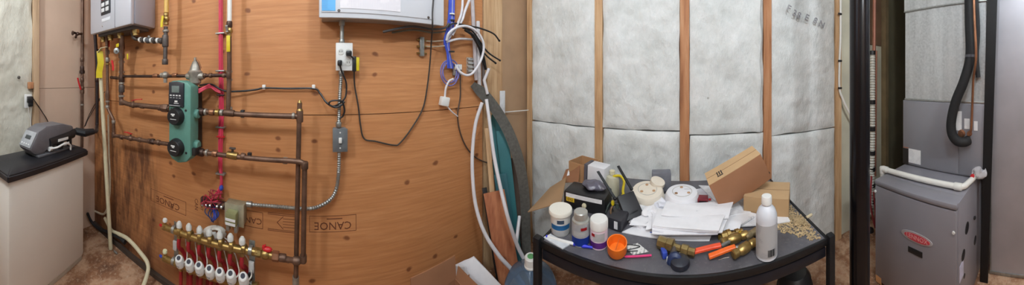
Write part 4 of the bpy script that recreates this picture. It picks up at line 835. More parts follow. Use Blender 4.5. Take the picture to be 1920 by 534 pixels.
band(t, a, .0319, .0319, .006, .026, mat('label_purple', '7b3a9c', .45), 'purple_band', half=1.5); band(t, a, .0319, .0319, .030, .058, LABEL, 'text_panel', half=.7); band(t, a, .0324, .0324, .046, .056, RED, 'red_mark', ang=math.atan2((EYE - a).y, (EYE - a).x) - .7, half=.22)
a = at(1157, 476); t = thing('orange_cap', 'open orange plastic cap lying in front of papers', 'cap', a)
axis = (Z_ + (EYE - a).normalized() * .25).normalized(); base = a + Z_ * .009
MB().lathe(base, axis, [(.0, 0), (.030, 0), (.033, .006), (.034, .036), (.031, .036), (.029, .006), (.0, .005)], 32).build('shell', ORANGE, t)
MB().tube([base + axis * .024 + axis.cross(X_).normalized() * .029, base + axis * .024 - axis.cross(X_).normalized() * .029], .0022).build('rib', mat('orange_dark', 'd5641a', .5), t)
a, b = at(1026, 443, .006), at(1111, 464, .006); mk = thing('marker_pen', 'white marker with blue cap in front of the cans', 'marker', (a + b) / 2); d = (b - a).normalized(); L = (b - a).length
MB().lathe(a, d, [(.0035, 0), (.0055, .003), (.0055, L * .60), (.005, L * .62)], 14).build('barrel', WHT, mk); MB().lathe(a + d * L * .60, d, [(.0062, 0), (.0062, L * .22), (.0045, L * .3), (.004, L * .4)], 14).build('cap', mat('marker_blue', '2b35c8', .4), mk); MB().lathe(a - d * .004, d, [(.0048, 0), (.0048, .008)], 12).build('end_plug', MC['marker_blue'], mk)
sheet('blade_packet', 'small clear-and-white packet at the table front corner', 'packet', [at(1019, 446, .001), at(1032, 440, .001), at(1069, 459, .001), at(1055, 468, .001)], .004, mat('packet_white', 'd6dade', .3))
# carton, flap, radio kit at the back
cc = Vector((-.545, 1.21, TZ + .018)); t = thing('cardboard_box', 'open brown carton behind the black kit case with one long flap', 'box', cc); Rb = Rz(-14)
for dx, dy, sx, sy in ((.065, 0, .004, .12), (-.065, 0, .004, .12), (0, .06, .13, .004), (0, -.06, .13, .004)): MB().box(loc(cc, Rb, dx, dy, .053), (sx, sy, .100), Rb).build('side', CARD, t)
MB().box(loc(cc, Rb, 0, 0, .004), (.13, .12, .004), Rb).build('base', CARD, t)
fl = sheet('flap', None, None, [R(990, 398, 1.24), R(1053, 379, 1.13), R(1062, 333, 1.30), R(1032, 352, 1.38)], .004, mat('flap_tan', 'a98a68', .85, 0, .06, 9), t)
sheet('flap', None, None, [R(1052, 343, 1.33), R(1085, 341, 1.24), R(1088, 310, 1.27), R(1062, 318, 1.36)], .004, CARDD, t)
sheet('white_card', 'small white card poking out above the brown carton', 'card', [R(1063, 330, 1.31), R(1082, 324, 1.3), R(1084, 315, 1.32), R(1066, 319, 1.33)], .003, PAPER)
wc = Vector((R(1123, 145, 1.21).x, R(1123, 145, 1.21).y, TZ)); t = thing('white_carton', 'white carton standing upright behind the black kit case', 'box', wc); Rb = Rz(-8); hh = H - (310 - 145) / F * 1.2 - TZ
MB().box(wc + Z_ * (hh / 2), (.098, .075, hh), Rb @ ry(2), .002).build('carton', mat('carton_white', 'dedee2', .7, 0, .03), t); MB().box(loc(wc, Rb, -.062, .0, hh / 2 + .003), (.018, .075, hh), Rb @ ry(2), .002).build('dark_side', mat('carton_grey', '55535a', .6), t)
a, b = at(1054, 390), at(1136, 403); mid = (a + b) / 2; yaw = math.degrees(math.atan2((b - a).y, (b - a).x)) - 8; L = (b - a).length
kc = thing('kit_case', 'black case with a long white strip label and yellow sticker', 'case', mid); Rb = Rz(yaw); dc = Rb @ Vector((0, .055, 0))
MB().box(mid + dc + Z_ * .038, (L, .11, .076), Rb, .008).build('case', BLK, kc)
MB().box(mid + Z_ * .061 + Rb @ Vector((.0, -.001, 0)), (L * .86, .002, .017), Rb).build('strip_label', LABEL, kc)
MB().box(mid + Z_ * .043 + Rb @ Vector((-L * .32, -.001, 0)), (.040, .003, .019), Rb).build('yellow_sticker', mat('sticker_yellow', 'd9b32a', .5), kc)
MB().text('EXS', .017, mid + Z_ * .043 + Rb @ Vector((-L * .32, -.003, 0)), Rb @ X_, Z_).build('lettering', INK, kc)
MB().lathe(mid + Z_ * .03 + Rb @ Vector((L * .02, 0, 0)), Rb @ -Y_, [(.011, 0), (.010, .006), (0, .009)], 14).build('button', CREAM, kc)
bag = MB(); c_ = mid + dc * 1.15 + Z_ * .092 + Rb @ Vector((.025, .01, 0)); bag.ball(c_, .05, (1.25, .75, .36), Rb, 4)
for v in bag.bm.verts: v.co += Vector((noise.noise(v.co * 30), noise.noise(v.co * 30 + Vector((5, 0, 0))), noise.noise(v.co * 30 + Vector((0, 9, 0))))) * .012
tag(bag.build('plastic_bag', mat('dark_bag', '5d5a66', .22, 0, .2, 30)), 'crumpled dark plastic bag lying on the black kit case', 'bag')
t = thing('yellow_cable', 'yellow cable looping up behind the router antennas', 'cable', R(1165, 360, 1.12)); MB().tube(spline([R(1140, 340, 1.18), R(1150, 331, 1.17), R(1163, 330, 1.16), R(1170, 340, 1.14), R(1168, 358, 1.12), R(1171, 372, 1.09), R(1170, 392, 1.04)]), .0065).build('cable', YEL, t); MB().lathe(R(1169, 364, 1.115), Z_ * -1, [(.010, 0), (.012, .02), (.008, .035)], 10).build('plug', YEL, t)
a = Vector((R(1148, 145, 1.18).x, R(1148, 145, 1.18).y, TZ)); t = thing('clear_bottle', 'clear yellowish bottle behind the yellow cable', 'bottle', a)
MB().lathe(a, Z_, [(.034, 0), (.036, .004), (.036, .075), (.028, .095), (.012, .100), (.012, .105)], 24).build('body', mat('pale_amber', 'c2bda6', .25, 0, .05), t); MB().lathe(a + Z_ * .105, Z_, [(.014, 0), (.014, .018), (0, .018)], 16).build('cap', CREAM, t)
# router
bl, br = R(1176, 416, .925), R(1208, 401, .965); e1 = (br - bl).normalized(); upv = (R(1151, 371, .985) - bl); upv = (upv - e1 * upv.dot(e1)); Lr = upv.length; upv.normalize(); nr = e1.cross(upv).normalized()
if nr.dot(EYE - bl) < 0: nr = -nr
Rr = Matrix((e1, upv, nr)).transposed(); wd = (br - bl).length
rt = thing('router', 'black router propped on edge with two raised antennas', 'router', bl)
MB().box(bl + e1 * wd / 2 + upv * Lr / 2 - nr * .016 + Z_ * .004, (wd, Lr, .026), Rr, .005).build('case', mat('router_black', '29292d', .5, 0, .1), rt)
MB().box(bl + e1 * wd * .5 + upv * Lr * .2 - nr * .002 + Z_ * .004, (wd * .5, Lr * .05, .003), Rr, .001).build('vent_slot', BLKM, rt)
for k_, (p_, q_) in enumerate((((1153, 372), (1121, 321)), ((1184, 354), (1159, 311)))):
    rr = .985 + .035 * k_; p0, p1 = R(*p_, rr), R(*q_, rr + .06); MB().ribbon([p0, p1], e1 * .0055, .006).build('antenna', BLKM, rt); MB().ball(p0, .008).build('hinge', BLKM, rt)
a = at(1156, 432); t = thing('power_adapter', 'black power adapter with white rating label', 'adapter', a); Rb = Rz(-12)
MB().box(a + Z_ * .024 + Y_ * .03, (.062, .075, .048), Rb, .008).build('case', mat('adapter_black', '2b2b31', .45), t); MB().box(a + Z_ * .026 + Y_ * .03 + Rb @ Vector((.008, -.039, 0)), (.015, .002, .028), Rb).build('rating_label', LABEL, t)
MB().tube(spline([a + Vector((.03, .06, .03)), a + Vector((.05, .11, .05)), a + Vector((.01, .16, .03)), a + Vector((-.06, .15, .02)), a + Vector((-.04, .09, .01))]), .003).build('cord', BLK, t)
gl = MB()
for i in range(3): gl.tube(spline([R(1130 + random.uniform(0, 30), 372 + random.uniform(0, 20), 1.03), R(1140 + random.uniform(0, 20), 385, 1.0), R(1150 + random.uniform(-15, 15), 395 + random.uniform(0, 14), .985)]), .004)
tag(gl.build('wire_tangle', mat('wire_darkgreen', '2d3a36', .5)), 'tangle of dark wires between case and router', 'wires')
t = thing('brass_ring_terminal', 'small yellow connector dangling beside the black case', 'connector', R(1150, 384, 1.0)); MB().lathe(R(1149, 384, 1.0), Z_, [(.006, 0), (.008, .008), (.006, .018)], 10).build('body', YEL, t); MB().tube(spline([R(1149, 384, 1.0), R(1145, 395, .99), R(1147, 405, .98)]), .004).build('wire', mat('wire_brown', '7a5a38', .5), t)
# papers
PS = [  # corners (px,py,h), thickness, material, label, bow
 ([(1200, 372, .004), (1335, 352, .004), (1440, 372, .004), (1330, 402, .004)], .010, STACK, 'broad printed sheets under both smoke detectors'),
 ([(1310, 348, .016), (1345, 350, .016), (1420, 395, .016), (1370, 405, .016)], .003, PRINT, 'printed leaflet reaching under the tilted carton'),
 ([(1350, 402, .003), (1470, 395, .003), (1482, 416, .003), (1375, 426, .003)], .004, PRINT, 'printed sheet running under the small carton'),
 ([(1168, 412, .003), (1235, 385, .003), (1255, 408, .003), (1200, 430, .003)], .012, PAPER, 'white paper wad beside the router'),
 ([(1166, 436, .001), (1215, 412, .001), (1340, 425, .001), (1330, 452, .001)], .003, PAPER, 'white envelope at the bottom of the paper pile'),
 ([(1240, 404, .052), (1250, 380, .050), (1376, 378, .046), (1366, 410, .040)], .004, PAPER, 'folded white booklet topping the document stack'),
 ([(1345, 410, .009), (1372, 392, .009), (1420, 404, .009), (1390, 424, .009)], .008, PRINT, 'loose printed pages beside the document stack'),
 ([(1180, 392, .018), (1240, 378, .018), (1252, 392, .018), (1196, 410, .018)], .002, PRINT, 'curled receipt on the white paper wad')]
rs = random.Random(11)
for k_ in range(9):
    hz = .006 + .0042 * k_; jx, jy = rs.uniform(-7, 7), rs.uniform(-4, 4); tw = rs.uniform(-5, 5)
    tag(sheet('document', None, None, [at(1229 + jx, 431 + jy + tw, hz), at(1234 + jx - tw, 396 + jy, hz), at(1366 + jx - tw, 391 + jy - tw, hz), at(1352 + jx, 436 + jy, hz)], .0035, STACK if k_ % 2 else PAPER, bow=.0035 * (1 + k_ % 3), n=8), 'white document in the thick pile behind the brass valve', 'papers', 'pile of documents on the table')
for k_, (x0, y0, x1, y1, rot) in enumerate(((1210, 425, 1262, 398, 6), (1300, 412, 1372, 388, -8), (1335, 430, 1398, 408, 5), (1250, 392, 1330, 372, 10), (1180, 428, 1240, 404, -6), (1390, 396, 1440, 384, 4))):
    hz = (.018, .048, .012, .03, .016, .012)[k_]
    tag(sheet('loose_sheet', None, None, [at(x0, y0 + rot, hz), at(x0 + 14, y1, hz), at(x1, y1 - rot * .5, hz), at(x1 - 12, y0 + rot * .2, hz * .6)], .0012, PRINT if k_ % 2 else PAPER, bow=.009, n=9), 'loose curled sheet among the papers on the table', 'papers', 'loose sheets in the paper mess')
for k_, (cn, th, m, lab) in enumerate(PS):
    sheet('paper_stack' if th > .009 else 'paper_sheet', lab, 'papers', [at(*q) for q in cn], th, m, bow=.010 if k_ in (3, 5, 7) else .001, n=8)
bl_ = at(1226, 436, .005); tag(MB().box(bl_, (.030, .001, .006), Rz(6)).build('blue_tape', BLUE), 'small blue strip on the front edge of papers', 'tape')
def crumple(px, py, r, s, label, col=PAPER):
    a = at(px, py, .012); b = MB().ball(a + Z_ * .012, r, s, None, 4)
    for v in b.bm.verts: v.co += Vector((noise.noise(v.co * 45), noise.noise(v.co * 45 + Vector((5, 0, 0))), noise.noise(v.co * 45 + Vector((0, 9, 0))))) * .014
    tag(b.build('crumpled_paper', col), label, 'paper')
crumple(1222, 404, .038, (1.2, .9, .5), 'crumpled white paper next to router, nearest the adapter'); crumple(1243, 390, .040, (1.1, .8, .6), 'crumpled white bag under the pale smoke detector', mat('white_bag', 'dfe0e8', .4, 0, .03))
# smoke detectors
def detector(px, py, r, h, lab, m, tilt, extra):
    a = R(px, py, r); t = thing('smoke_detector', lab, 'smoke detector', a); ax = (Z_ + tilt).normalized()
    b = MB().lathe(a - ax * h, ax, [(.064, 0), (.079, .003), (.081, .010), (.081, .014), (.076, .016), (.076, .020), (.078, .022), (.077, h * .72), (.070, h * .93), (.056, h), (0, h)], 48).build('body', m, t)
    u, v = frame(ax)
    MB().lathe(a - ax * .0005, ax, [(.046, 0), (.046, .0012), (.043, .0012), (.043, 0)], 40).build('groove_ring', mat('detector_line', 'b7b3ab', .6), t)
    for k_ in range(extra):
        th = k_ * 2.1 + .6; q = a + (u * math.cos(th) + v * math.sin(th)) * .033; MB().lathe(q, ax, [(.0075, -.001), (.0075, .0015), (0, .0015)], 12).build('vent_hole', mat('detector_hole', 'b58e6a' if extra == 3 else 'a9adb4', .7), t)
    return t, a, ax
t, a, ax = detector(1214, 354, 1.10, .046, 'pale cream smoke detector lying tilted on the papers', mat('detector_cream', 'e2d8c8', .5, 0, .03), (EYE - R(1214, 354, 1.1)).normalized() * .18, 3)
MB().lathe(a - ax * .058, ax, [(.070, 0), (.079, .003), (.079, .010), (.07, .012)], 48).build('mounting_ring', WHT, t)
MB().lathe(a - ax * .012 + Vector((.040, .055, .012)), ax + X_ * .3, [(.036, 0), (.038, .004), (.036, .018), (0, .02)], 32).build('test_cap', MC['detector_cream'], t)
t, a, ax = detector(1279, 358, 1.06, .054, 'bright white smoke detector next to the small red relay', mat('detector_white', 'e6e6ea', .5, 0, .02), (EYE - R(1279, 358, 1.06)).normalized() * .06, 4)
MB().box(a + ax * .0005 + X_ * .025 + Y_ * .02, (.030, .008, .001), None).build('label_plate', mat('detector_label', '9a9aa2', .6), t)
a = at(1318, 387, .016); t = thing('relay_module', 'small maroon relay module between detector and carton', 'relay', a)
MB().box(a + Z_ * .022, (.046, .04, .044), Rz(-10), .003).build('case', mat('maroon', '7a2630', .5), t); MB().box(a + Z_ * .028 + Vector((-.002, -.022, 0)), (.034, .003, .016), Rz(-10)).build('dark_face', mat('relay_dark', '2a1f24', .4), t); MB().box(a + Z_ * .010 + Vector((-.002, -.022, 0)), (.034, .003, .006), Rz(-10)).build('terminal', WHT, t); MB().lathe(a + Vector((.025, 0, .03)), X_, [(.005, 0), (.005, .012)], 10).build('knob', RED, t)
a = R(1240, 338, 1.22); a.z = TZ; tag(MB().box(a + Z_ * .055, (.10, .05, .10), Rz(8), .004).build('grey_carton', mat('grey_card', '6f7078', .8)), 'grey carton tucked at the back behind the cream detector', 'box')
# cartons
p0 = R(1354, 397, 1.0); ex_ = (R(1447, 334, 1.075) - p0); Wd = ex_.length; ex_.normalize(); uz = R(1322, 352, .975) - p0; uz = uz - ex_ * uz.dot(ex_); Hd = uz.length; uz.normalize(); nb = ex_.cross(uz).normalized()
if nb.dot(EYE - p0) > 0: nb = -nb
Rc = Matrix((ex_, nb, uz)).transposed(); dp = .105
def cl(x, y, z): return p0 + ex_ * x + nb * y + uz * z
t = thing('cardboard_box', 'larger cardboard carton tipped up on its corner against the smaller one', 'box', p0)
MB().box(cl(Wd/2, dp/2, Hd/2), (Wd, dp, Hd), Rc, .002).build('carton', CARDD, t)
MB().box(cl(Wd/2, dp/2, Hd + .0008), (Wd * .998, dp * .998, .002), Rc).build('lid_flaps', CARDL, t)
MB().box(cl(Wd/2, dp/2, Hd + .002), (Wd, .0012, .001), Rc).build('flap_seam', mat('seam_brown', '7d5b3c', .9), t)
mk_ = MB()
for k_ in range(3): mk_.box(cl(Wd*.20 + .010*k_, dp * .42, Hd + .0022), (.005, .03, .0008), Rc)
mk_.box(cl(Wd*.20 + .010, dp * .22, Hd + .0022), (.028, .006, .0008), Rc).build('printed_mark', INK, t)
ca = at(1394, 402, .002); cb = at(1479, 409, .002); cx = (cb - ca); L = cx.length; yaw = math.degrees(math.atan2(cx.y, cx.x)); Rb = Rz(yaw); mid = (ca + cb) / 2
t = thing('cardboard_box', 'smaller closed cardboard carton behind the white bottle', 'box', mid)
MB().box(mid + Rb @ Vector((0, .08, .040)), (L, .16, .076), Rb, .002).build('carton', mat('carton_tan', 'b3926a', .85, 0, .06, 9), t); MB().box(mid + Rb @ Vector((0, .08, .079)), (L * .998, .1598, .002), Rb).build('lid_flaps', mat('carton_tan_top', 'bd9c74', .85, 0, .06, 9), t); MB().box(mid + Rb @ Vector((0, .08, .0802)), (L, .0014, .001), Rb).build('flap_seam', MC['seam_brown'], t)
# bottle
a = at(1437.5, 477); t = thing('solvent_bottle', 'tall translucent white bottle with barcode near the table front edge', 'bottle', a)
MB().lathe(a, Z_, [(.032, 0), (.0365, .004), (.0365, .125), (.035, .140), (.029, .156), (.020, .166), (.0155, .170), (.0155, .176)], 40).build('body', mat('milky_bottle', 'd8dbe2', .35, 0, .02, 10), t)
MB().lathe(a + Z_ * .174, Z_, [(.0175, 0), (.0185, .001), (.0175, .024), (.016, .026), (0, .026)], 28).build('cap', WHT, t)
lb = band(t, a, .0369, .0369, .012, .118, LABEL, 'label', half=1.25)
cang = math.atan2((EYE - a).y, (EYE - a).x); bc_ = MB(); wds = [.0012, .0006, .0018, .0008, .0012, .0022, .0007, .0013, .0009, .0018, .0008]; ps_ = 0
for w_ in wds:
    th = cang + .12 + ps_ / .037; q = a + Vector((math.cos(th) * .0376, math.sin(th) * .0376, .030)); bc_.box(q, (.0008, w_, .022), Matrix.Rotation(th, 3, 'Z')); ps_ += w_ + .0011
bk_ = bc_.build('barcode', INK, t)
# fittings and valves
def fitting(name, lab, cat, a, b, prof, m, seg=16):
    d = (b - a); return tag(MB().lathe(a, d, [(r, h * d.length) for r, h in prof], seg).build(name, m), lab, cat)
B1 = [(.013, 0), (.019, .02), (.019, .25), (.022, .27), (.022, .42), (.014, .44), (.011, .48), (.011, .62), (.016, .66), (.016, .82), (.0125, .84), (.0125, 1)]
a, b = at(1234, 452, .024), at(1303, 474, .018); t = thing('brass_valve', 'large brass valve with dark blue handle at the front of table', 'valve', (a + b) / 2)
MB().lathe(a, b - a, [(r * 1.05, h * (b - a).length) for r, h in B1], 8).build('body', mat('old_brass', '8d7a50', .4, .8, .3, 40), t)
m_ = a.lerp(b, .45); MB().cyl(m_, m_ + Vector((-.004, -.035, -.008)), .011).build('stem', IRON, t)
hnd = MB().lathe(m_ + Vector((.004, -.032, -.016)), Vector((0, -1, .15)), [(.022, 0), (.026, .006), (.026, .016), (.018, .022), (0, .022)], 18).build('handle', mat('navy_plastic', '1f2f55', .45), t)
MB().box(at(1245, 474, .012), (.018, .03, .022), Rz(20), .004).build('blue_tab', BLUE, t)
MB().ribbon([at(1250, 486, .008), at(1262, 480, .014), at(1275, 478, .016)], Vector((.0, .005, .004)), .004).build('white_lever', WHT, t)
tag(MB().lathe(at(1275, 496, .0), Z_, [(.030, 0), (.032, .004), (.030, .016), (.020, .022), (0, .022)], 20).build('round_dial', mat('navy_cap', '23252f', .4)), 'dark round dial lying by the brass valve on the front edge', 'dial')
def lever_valve(lab, a, b, h0, h1, m_handle):
    t = thing('ball_valve', lab, 'valve', (a + b) / 2); d = b - a
    MB().lathe(a, d, [(.010, 0), (.014, .03), (.014, .2), (.011, .24), (.017, .35), (.017, .62), (.011, .72), (.014, .78), (.014, .96), (.010, 1.0)] if 0 else [(r, q * d.length) for r, q in ((.010, 0), (.014, .03), (.014, .2), (.011, .24), (.017, .35), (.017, .62), (.011, .72), (.014, .78), (.014, .96), (.010, 1.0))], 12).build('body', BRASS, t)
    hd_ = (h1 - h0); sd = hd_.cross(Z_).normalized(); k_ = MB().ribbon(spline([h0, h0.lerp(h1, .3) + Z_ * .002, h0.lerp(h1, .7) + Z_ * .004, h1 + Z_ * .003], 4), sd * .009, .010); bmesh.ops.bevel(k_.bm, geom=k_.bm.edges[:], offset=.002, segments=1, affect='EDGES'); k_.build('handle', m_handle, t)
    MB().cyl(h1, h1.lerp((a + b) / 2, .6), .006).build('stem', STEEL, t); return t
lever_valve('brass ball valve with red-orange handle, the one behind', at(1352, 455, .018), at(1402, 438, .018), at(1298, 472, .014), at(1352, 461, .022), REDOR)
lever_valve('brass ball valve with bright orange handle, nearest the white bottle', at(1374, 478, .018), at(1417, 452, .018), at(1329, 481, .010), at(1379, 464, .024), mat('orange_vinyl', 'ee6a22', .45))
fitting('brass_elbow', 'small brass fitting behind the orange handles, beside papers', 'fitting', at(1352, 446, .014), at(1392, 434, .016), B1, BRASS, 10); fitting('brass_nipple', 'short yellow brass nipple between the two valves', 'fitting', at(1384, 446, .012), at(1392, 436, .02), [(.012, 0), (.014, .2), (.014, .8), (.010, 1)], mat('yellow_brass', 'c7a63f', .3, .85), 12)
fitting('brass_coupling', 'pale brass coupling lying right beside the bottle', 'fitting', at(1398, 446, .012), at(1418, 432, .014), [(.010, 0), (.015, .1), (.015, .45), (.011, .5), (.013, .6), (.013, 1)], mat('pale_brass', 'a99a78', .4, .7), 12)
fitting('pipe_cap', 'little blue-and-white plastic plug between the valves', 'cap', at(1354, 458, .004), at(1357, 447, .014), [(.010, 0), (.012, .3), (.012, .8), (.008, 1)], mat('pale_blue', '8fa6c8', .5), 12)
fitting('brass_stub', 'small brass stub on the sawdust side of the valves', 'fitting', at(1362, 440, .01), at(1350, 447, .01), [(.009, 0), (.012, .2), (.012, 1)], MC['yellow_brass'], 10)
tag(MB().lathe(at(1170, 481, .004), at(1224, 478, .004) - at(1170, 481, .004), [(.001, 0), (.0034, .008), (.0034, .09), (.003, .092)], 8).build('pink_pencil', mat('pink_lacquer', 'd83b76', .4)), 'pink pencil lying along the table front', 'pencil')
sheet('paper_card', 'white card with dark lines beside the orange cap', 'card', [at(1172, 462, .001), at(1196, 456, .001), at(1216, 472, .001), at(1186, 478, .001)], .0015, stripes_mat('card_print', 'dddcd8', '2b2b2e', 160, (1, 0, 0), .6, .5, 25))
tag(MB().tube(spline([at(1160, 460, .008), at(1178, 458, .006), at(1200, 462, .004), at(1170, 470, .004), at(1196, 470, .004)]), .0015, 6).build('wire', BLK), 'thin black wire bent over the lined card', 'wire')
tag(MB().tube(spline([at(1347, 487, .002), at(1357, 484, .002), at(1367, 482, .002)]), .0012, 6).build('nail', CHROME), 'single shiny nail in front of the orange handle', 'nail')
sd = MB(); rnd = random.Random(3)
for i in range(1500):
    u, v = rnd.random(), rnd.random(); px = 1425 + 118 * u; py = 385 + 55 * v + (u - .5) * 30
    if rnd.random() < .35: px, py = rnd.gauss(1505, 18), rnd.gauss(412, 8)
    q = at(px, py, .0015 + (.006 * rnd.random() if abs(px - 1505) < 22 and abs(py - 412) < 10 else 0))
    if XL + .02 < q.x < XR - .02 and YF + .02 < q.y < YB: sd.box(q, (rnd.uniform(.003, .011), rnd.uniform(.003, .006), .002), Matrix.Rotation(rnd.random() * 6, 3, 'Z') @ Matrix.Rotation(rnd.uniform(-.5, .5), 3, 'X'))
tag(sd.build('sawdust', mat('sawdust', 'b29b76', .9, 0, .25, 60)), 'scattered sawdust and wood chips on the table beyond the bottle', 'sawdust', kind='stuff')
tag(MB().lathe(at(1512, 408, .003), at(1522, 402, .005) - at(1512, 408, .003), [(.006, 0), (.006, .03)], 8).build('chip', mat('pale_chip', 'cdbd9c', .9)), 'pale wood plug lying in the sawdust', 'wood chip')

# ================================================================ POST AND PIPES BY THE FURNACE
o = R(1612, 145, 1.0); o.z = 0; po = thing('steel_post', 'round black steel support post between the table and furnace', 'post', o)
MB().lathe(o + Z_ * .006, Z_, [(.0445, 0), (.0445, CZ - .013)], 40).build('column', mat('post_black', '121216', .22, .3, .1, 40), po)
MB().box(o + Z_ * .004, (.13, .13, .007)).build('base_plate', BLKM, po); MB().box(o + Z_ * (CZ - .005), (.13, .13, .008)).build('top_plate', BLKM, po)
wcb = thing('white_cable', 'white cable stapled up the pale stud beside the black post', 'cable', N(1577, 160, .02))
MB().tube(spline([N(1576, -30, .012), N(1576, 60, .012), N(1574, 120, .012), N(1574, 165, .012), N(1580, 185, .02), N(1589, 205, .03), N(1600, 225, .03)]), .009).build('cable', PVC, wcb)
for py in (26, 114, 165): MB().box(N(1575, py, .02), (.032, .012, .014), None, .002).build('staple', BLK, wcb)
rh = thing('ribbed_hose', 'white ribbed hose with black straps behind the black post', 'hose', N(1635, 400, .06)); P, rr = ribbed([N(1636, 96, .05), N(1636, 250, .05), N(1633, 400, .05)], .022, .022, .16); MB().tube(P, rr, 12).build('hose', mat('ribbed_white', 'c5c2b8', .5), rh)
for py in (98, 190, 240, 285, 315, 345, 375): MB().lathe(N(1635.5, py + 5, .05), Z_, [(.027, 0), (.027, .035)], 14).build('strap', BLK, rh)
tag(MB().tube([N(1640, -40, .06), N(1639, 95, .06)], .016).tube([N(1643, 95, .04), N(1641, 330, .04)], .010).build('copper_pipe', mat('reddish_pipe', '94604c', .5, .3)), 'reddish-brown copper pipe rising above the ribbed hose', 'pipe')
tag(MB().tube(spline([N(1634, 330, .09), N(1632, 380, .09), N(1637, 410, .1), N(1642, 430, .1)]), .008).tube(spline([N(1638, 360, .1), N(1641, 400, .1), N(1640, 440, .1)]), .006).build('red_wire', mat('dull_red', '9c3a40', .5)), 'dull red wires below the ribbed hose', 'wire')
a = N(1632, 445, .1); t = thing('float_switch', 'black cylinder hung under the red wires', 'switch', a); MB().lathe(a - Z_ * .07, Z_, [(.028, 0), (.034, .01), (.034, .10), (.026, .14), (.012, .15)], 16).build('body', BLK, t); MB().lathe(a - Z_ * .02, Z_, [(.036, 0), (.036, .012)], 16).build('collar', BLKM, t)
a = N(1628, 530, .09); a.z = .002; t = thing('vent_pipe', 'white drain pipe with coupling standing beside the furnace', 'pipe', a); zz = N(1628, 478, .09).z
MB().cyl(a, Vector((a.x, a.y, zz)), .024).build('pipe', PVC, t); MB().lathe(Vector((a.x, a.y, zz - .18)), Z_, [(.030, 0), (.033, .01), (.033, .06), (.026, .08)], 20).build('coupling', PVC, t); MB().lathe(Vector((a.x, a.y, zz - .02)), Z_, [(.028, 0), (.028, .03)], 20).build('coupling', PVC, t)

# ================================================================ FURNACE
fx, fy0, fy1, fz = 1.05, .413, .95, .625
fu_ = thing('furnace', 'grey upright gas furnace with a red and silver badge', 'furnace', (fx + .35, (fy0 + fy1) / 2, 0))
MB().span((fx + .02, fy0, .0), (fx + .72, fy1, fz - .002), .004).build('cabinet', FURN, fu_)
MB().span((fx - .004, fy0 + .002, fz - .030), (fx + .10, fy1 - .002, fz + .001), .010).build('top_cap', FURN, fu_)
dp_ = MB().span((fx, fy0 + .006, .02), (fx + .022, fy1 - .006, fz - .034), .006).build('door_panel', FURN, fu_)
for y, z in ((fy0 + .02, fz - .14), (fy1 - .01, fz - .07)): MB().lathe((fx, y, z), -X_, [(.008, 0), (.007, .006)], 12).build('latch', WHT, dp_)
bc0 = E(1718, 446, fx - .002); 
def oval(c, ry_, rz_, th, n=36): return [(c[0], c[1] + ry_ * math.cos(2*math.pi*k/n) * (1 if abs(math.cos(2*math.pi*k/n)) < .999 else 1), c[2] + rz_ * math.sin(2*math.pi*k/n)) for k in range(n)]
MB().prism(oval((fx - .0035, bc0.y, bc0.z), .098, .027, 0), (.006, 0, 0), .0012).build('badge', mat('badge_silver', 'b9b4b6', .35, .3, .03), dp_)
MB().prism(oval((fx - .0055, bc0.y - .004, bc0.z), .080, .019, 0), (.003, 0, 0)).build('badge_centre', mat('badge_red', 'c2404a', .45), dp_)
MB().text('LENNOX', .033, (fx - .0058, bc0.y - .004, bc0.z), -Y_, Z_, .0003).build('lettering', mat('badge_letter', 'dba9a8', .4), dp_)
bc1 = E(1716, 472, fx); MB().span((fx - .003, bc1.y - .045, bc1.z - .015), (fx + .002, bc1.y + .045, bc1.z + .015), .001).build('sight_window', BLK, dp_)
bl2 = E(1654, 526, fx); MB().span((fx - .0012, fy1 - .055, bl2.z - .03), (fx + .002, fy1 - .012, bl2.z + .01)).build('warning_label', mat('label_orange', 'cf9a6a', .6), dp_)
def onside(px, py): d = ray(px, py); return EYE + d * (fy0 / d.y)
for px, py, r in ((1813, 427, .030), (1828, 450, .024), (1806, 478, .026), (1808, 517, .011)):
    q = onside(px, py); MB().lathe(Vector((q.x, fy0 + .001, q.z)), -Y_, [(r * 1.06, 0), (r, .003), (0, .003)], 20).build('knockout', BLK, fu_)
q = onside(1803, 505); MB().span((q.x - .030, fy0 - .002, q.z - .045), (q.x + .024, fy0 + .001, q.z + .035)).build('rating_label', mat('label_lilac', 'c7c7dc', .5), fu_)
q = onside(1826, 408); MB().lathe(Vector((q.x, fy0 - .012, q.z)), Y_, [(.006, 0), (.012, .006), (.008, .013)], 8).build('bolt', BLK, fu_)
# coil cabinet and plenum
cxx = 1.37
tl, tr = E(1695, 182, cxx), E(1862, 202, cxx); cz1 = (tl.z + tr.z) / 2
co_ = thing('coil_cabinet', 'grey cooling coil cabinet on top of the furnace', 'coil cabinet', (cxx + .2, .68, fz))
MB().span((cxx, .35, fz + .004), (cxx + .44, fy1 + .01, cz1), .003).build('cabinet', COIL, co_)
MB().span((cxx - .004, fy0 + .12, fz + .012), (cxx + .002, fy1 + .004, cz1 - .006), .002).build('access_panel', COIL, co_)
MB().span((cxx - .005, .352, fz + .012), (cxx + .002, fy0 + .112, cz1 - .006), .002).build('access_panel', COIL, co_)
def lab(px0, py0, px1, py1, nm, m, x=cxx - .006, par=co_): a, b = E(px0, py0, x), E(px1, py1, x); return MB().span((x, min(a.y, b.y), min(a.z, b.z)), (x + .002, max(a.y, b.y), max(a.z, b.z))).build(nm, m, par)
lab(1693, 277, 1703, 308, 'warning_label', mat('label_blackorange', '26211e', .5)); lab(1703.5, 278, 1726, 309, 'data_label', LABEL); lab(1693, 275, 1703, 277.5, 'orange_band', ORANGE)
lab(1792, 208, 1803, 245, 'serial_label', LABEL, cxx - .007); lab(1808, 222, 1818, 242, 'tag_label', LABEL, cxx - .007); lab(1826, 227, 1833, 245, 'tag_label', LABEL, cxx - .007)
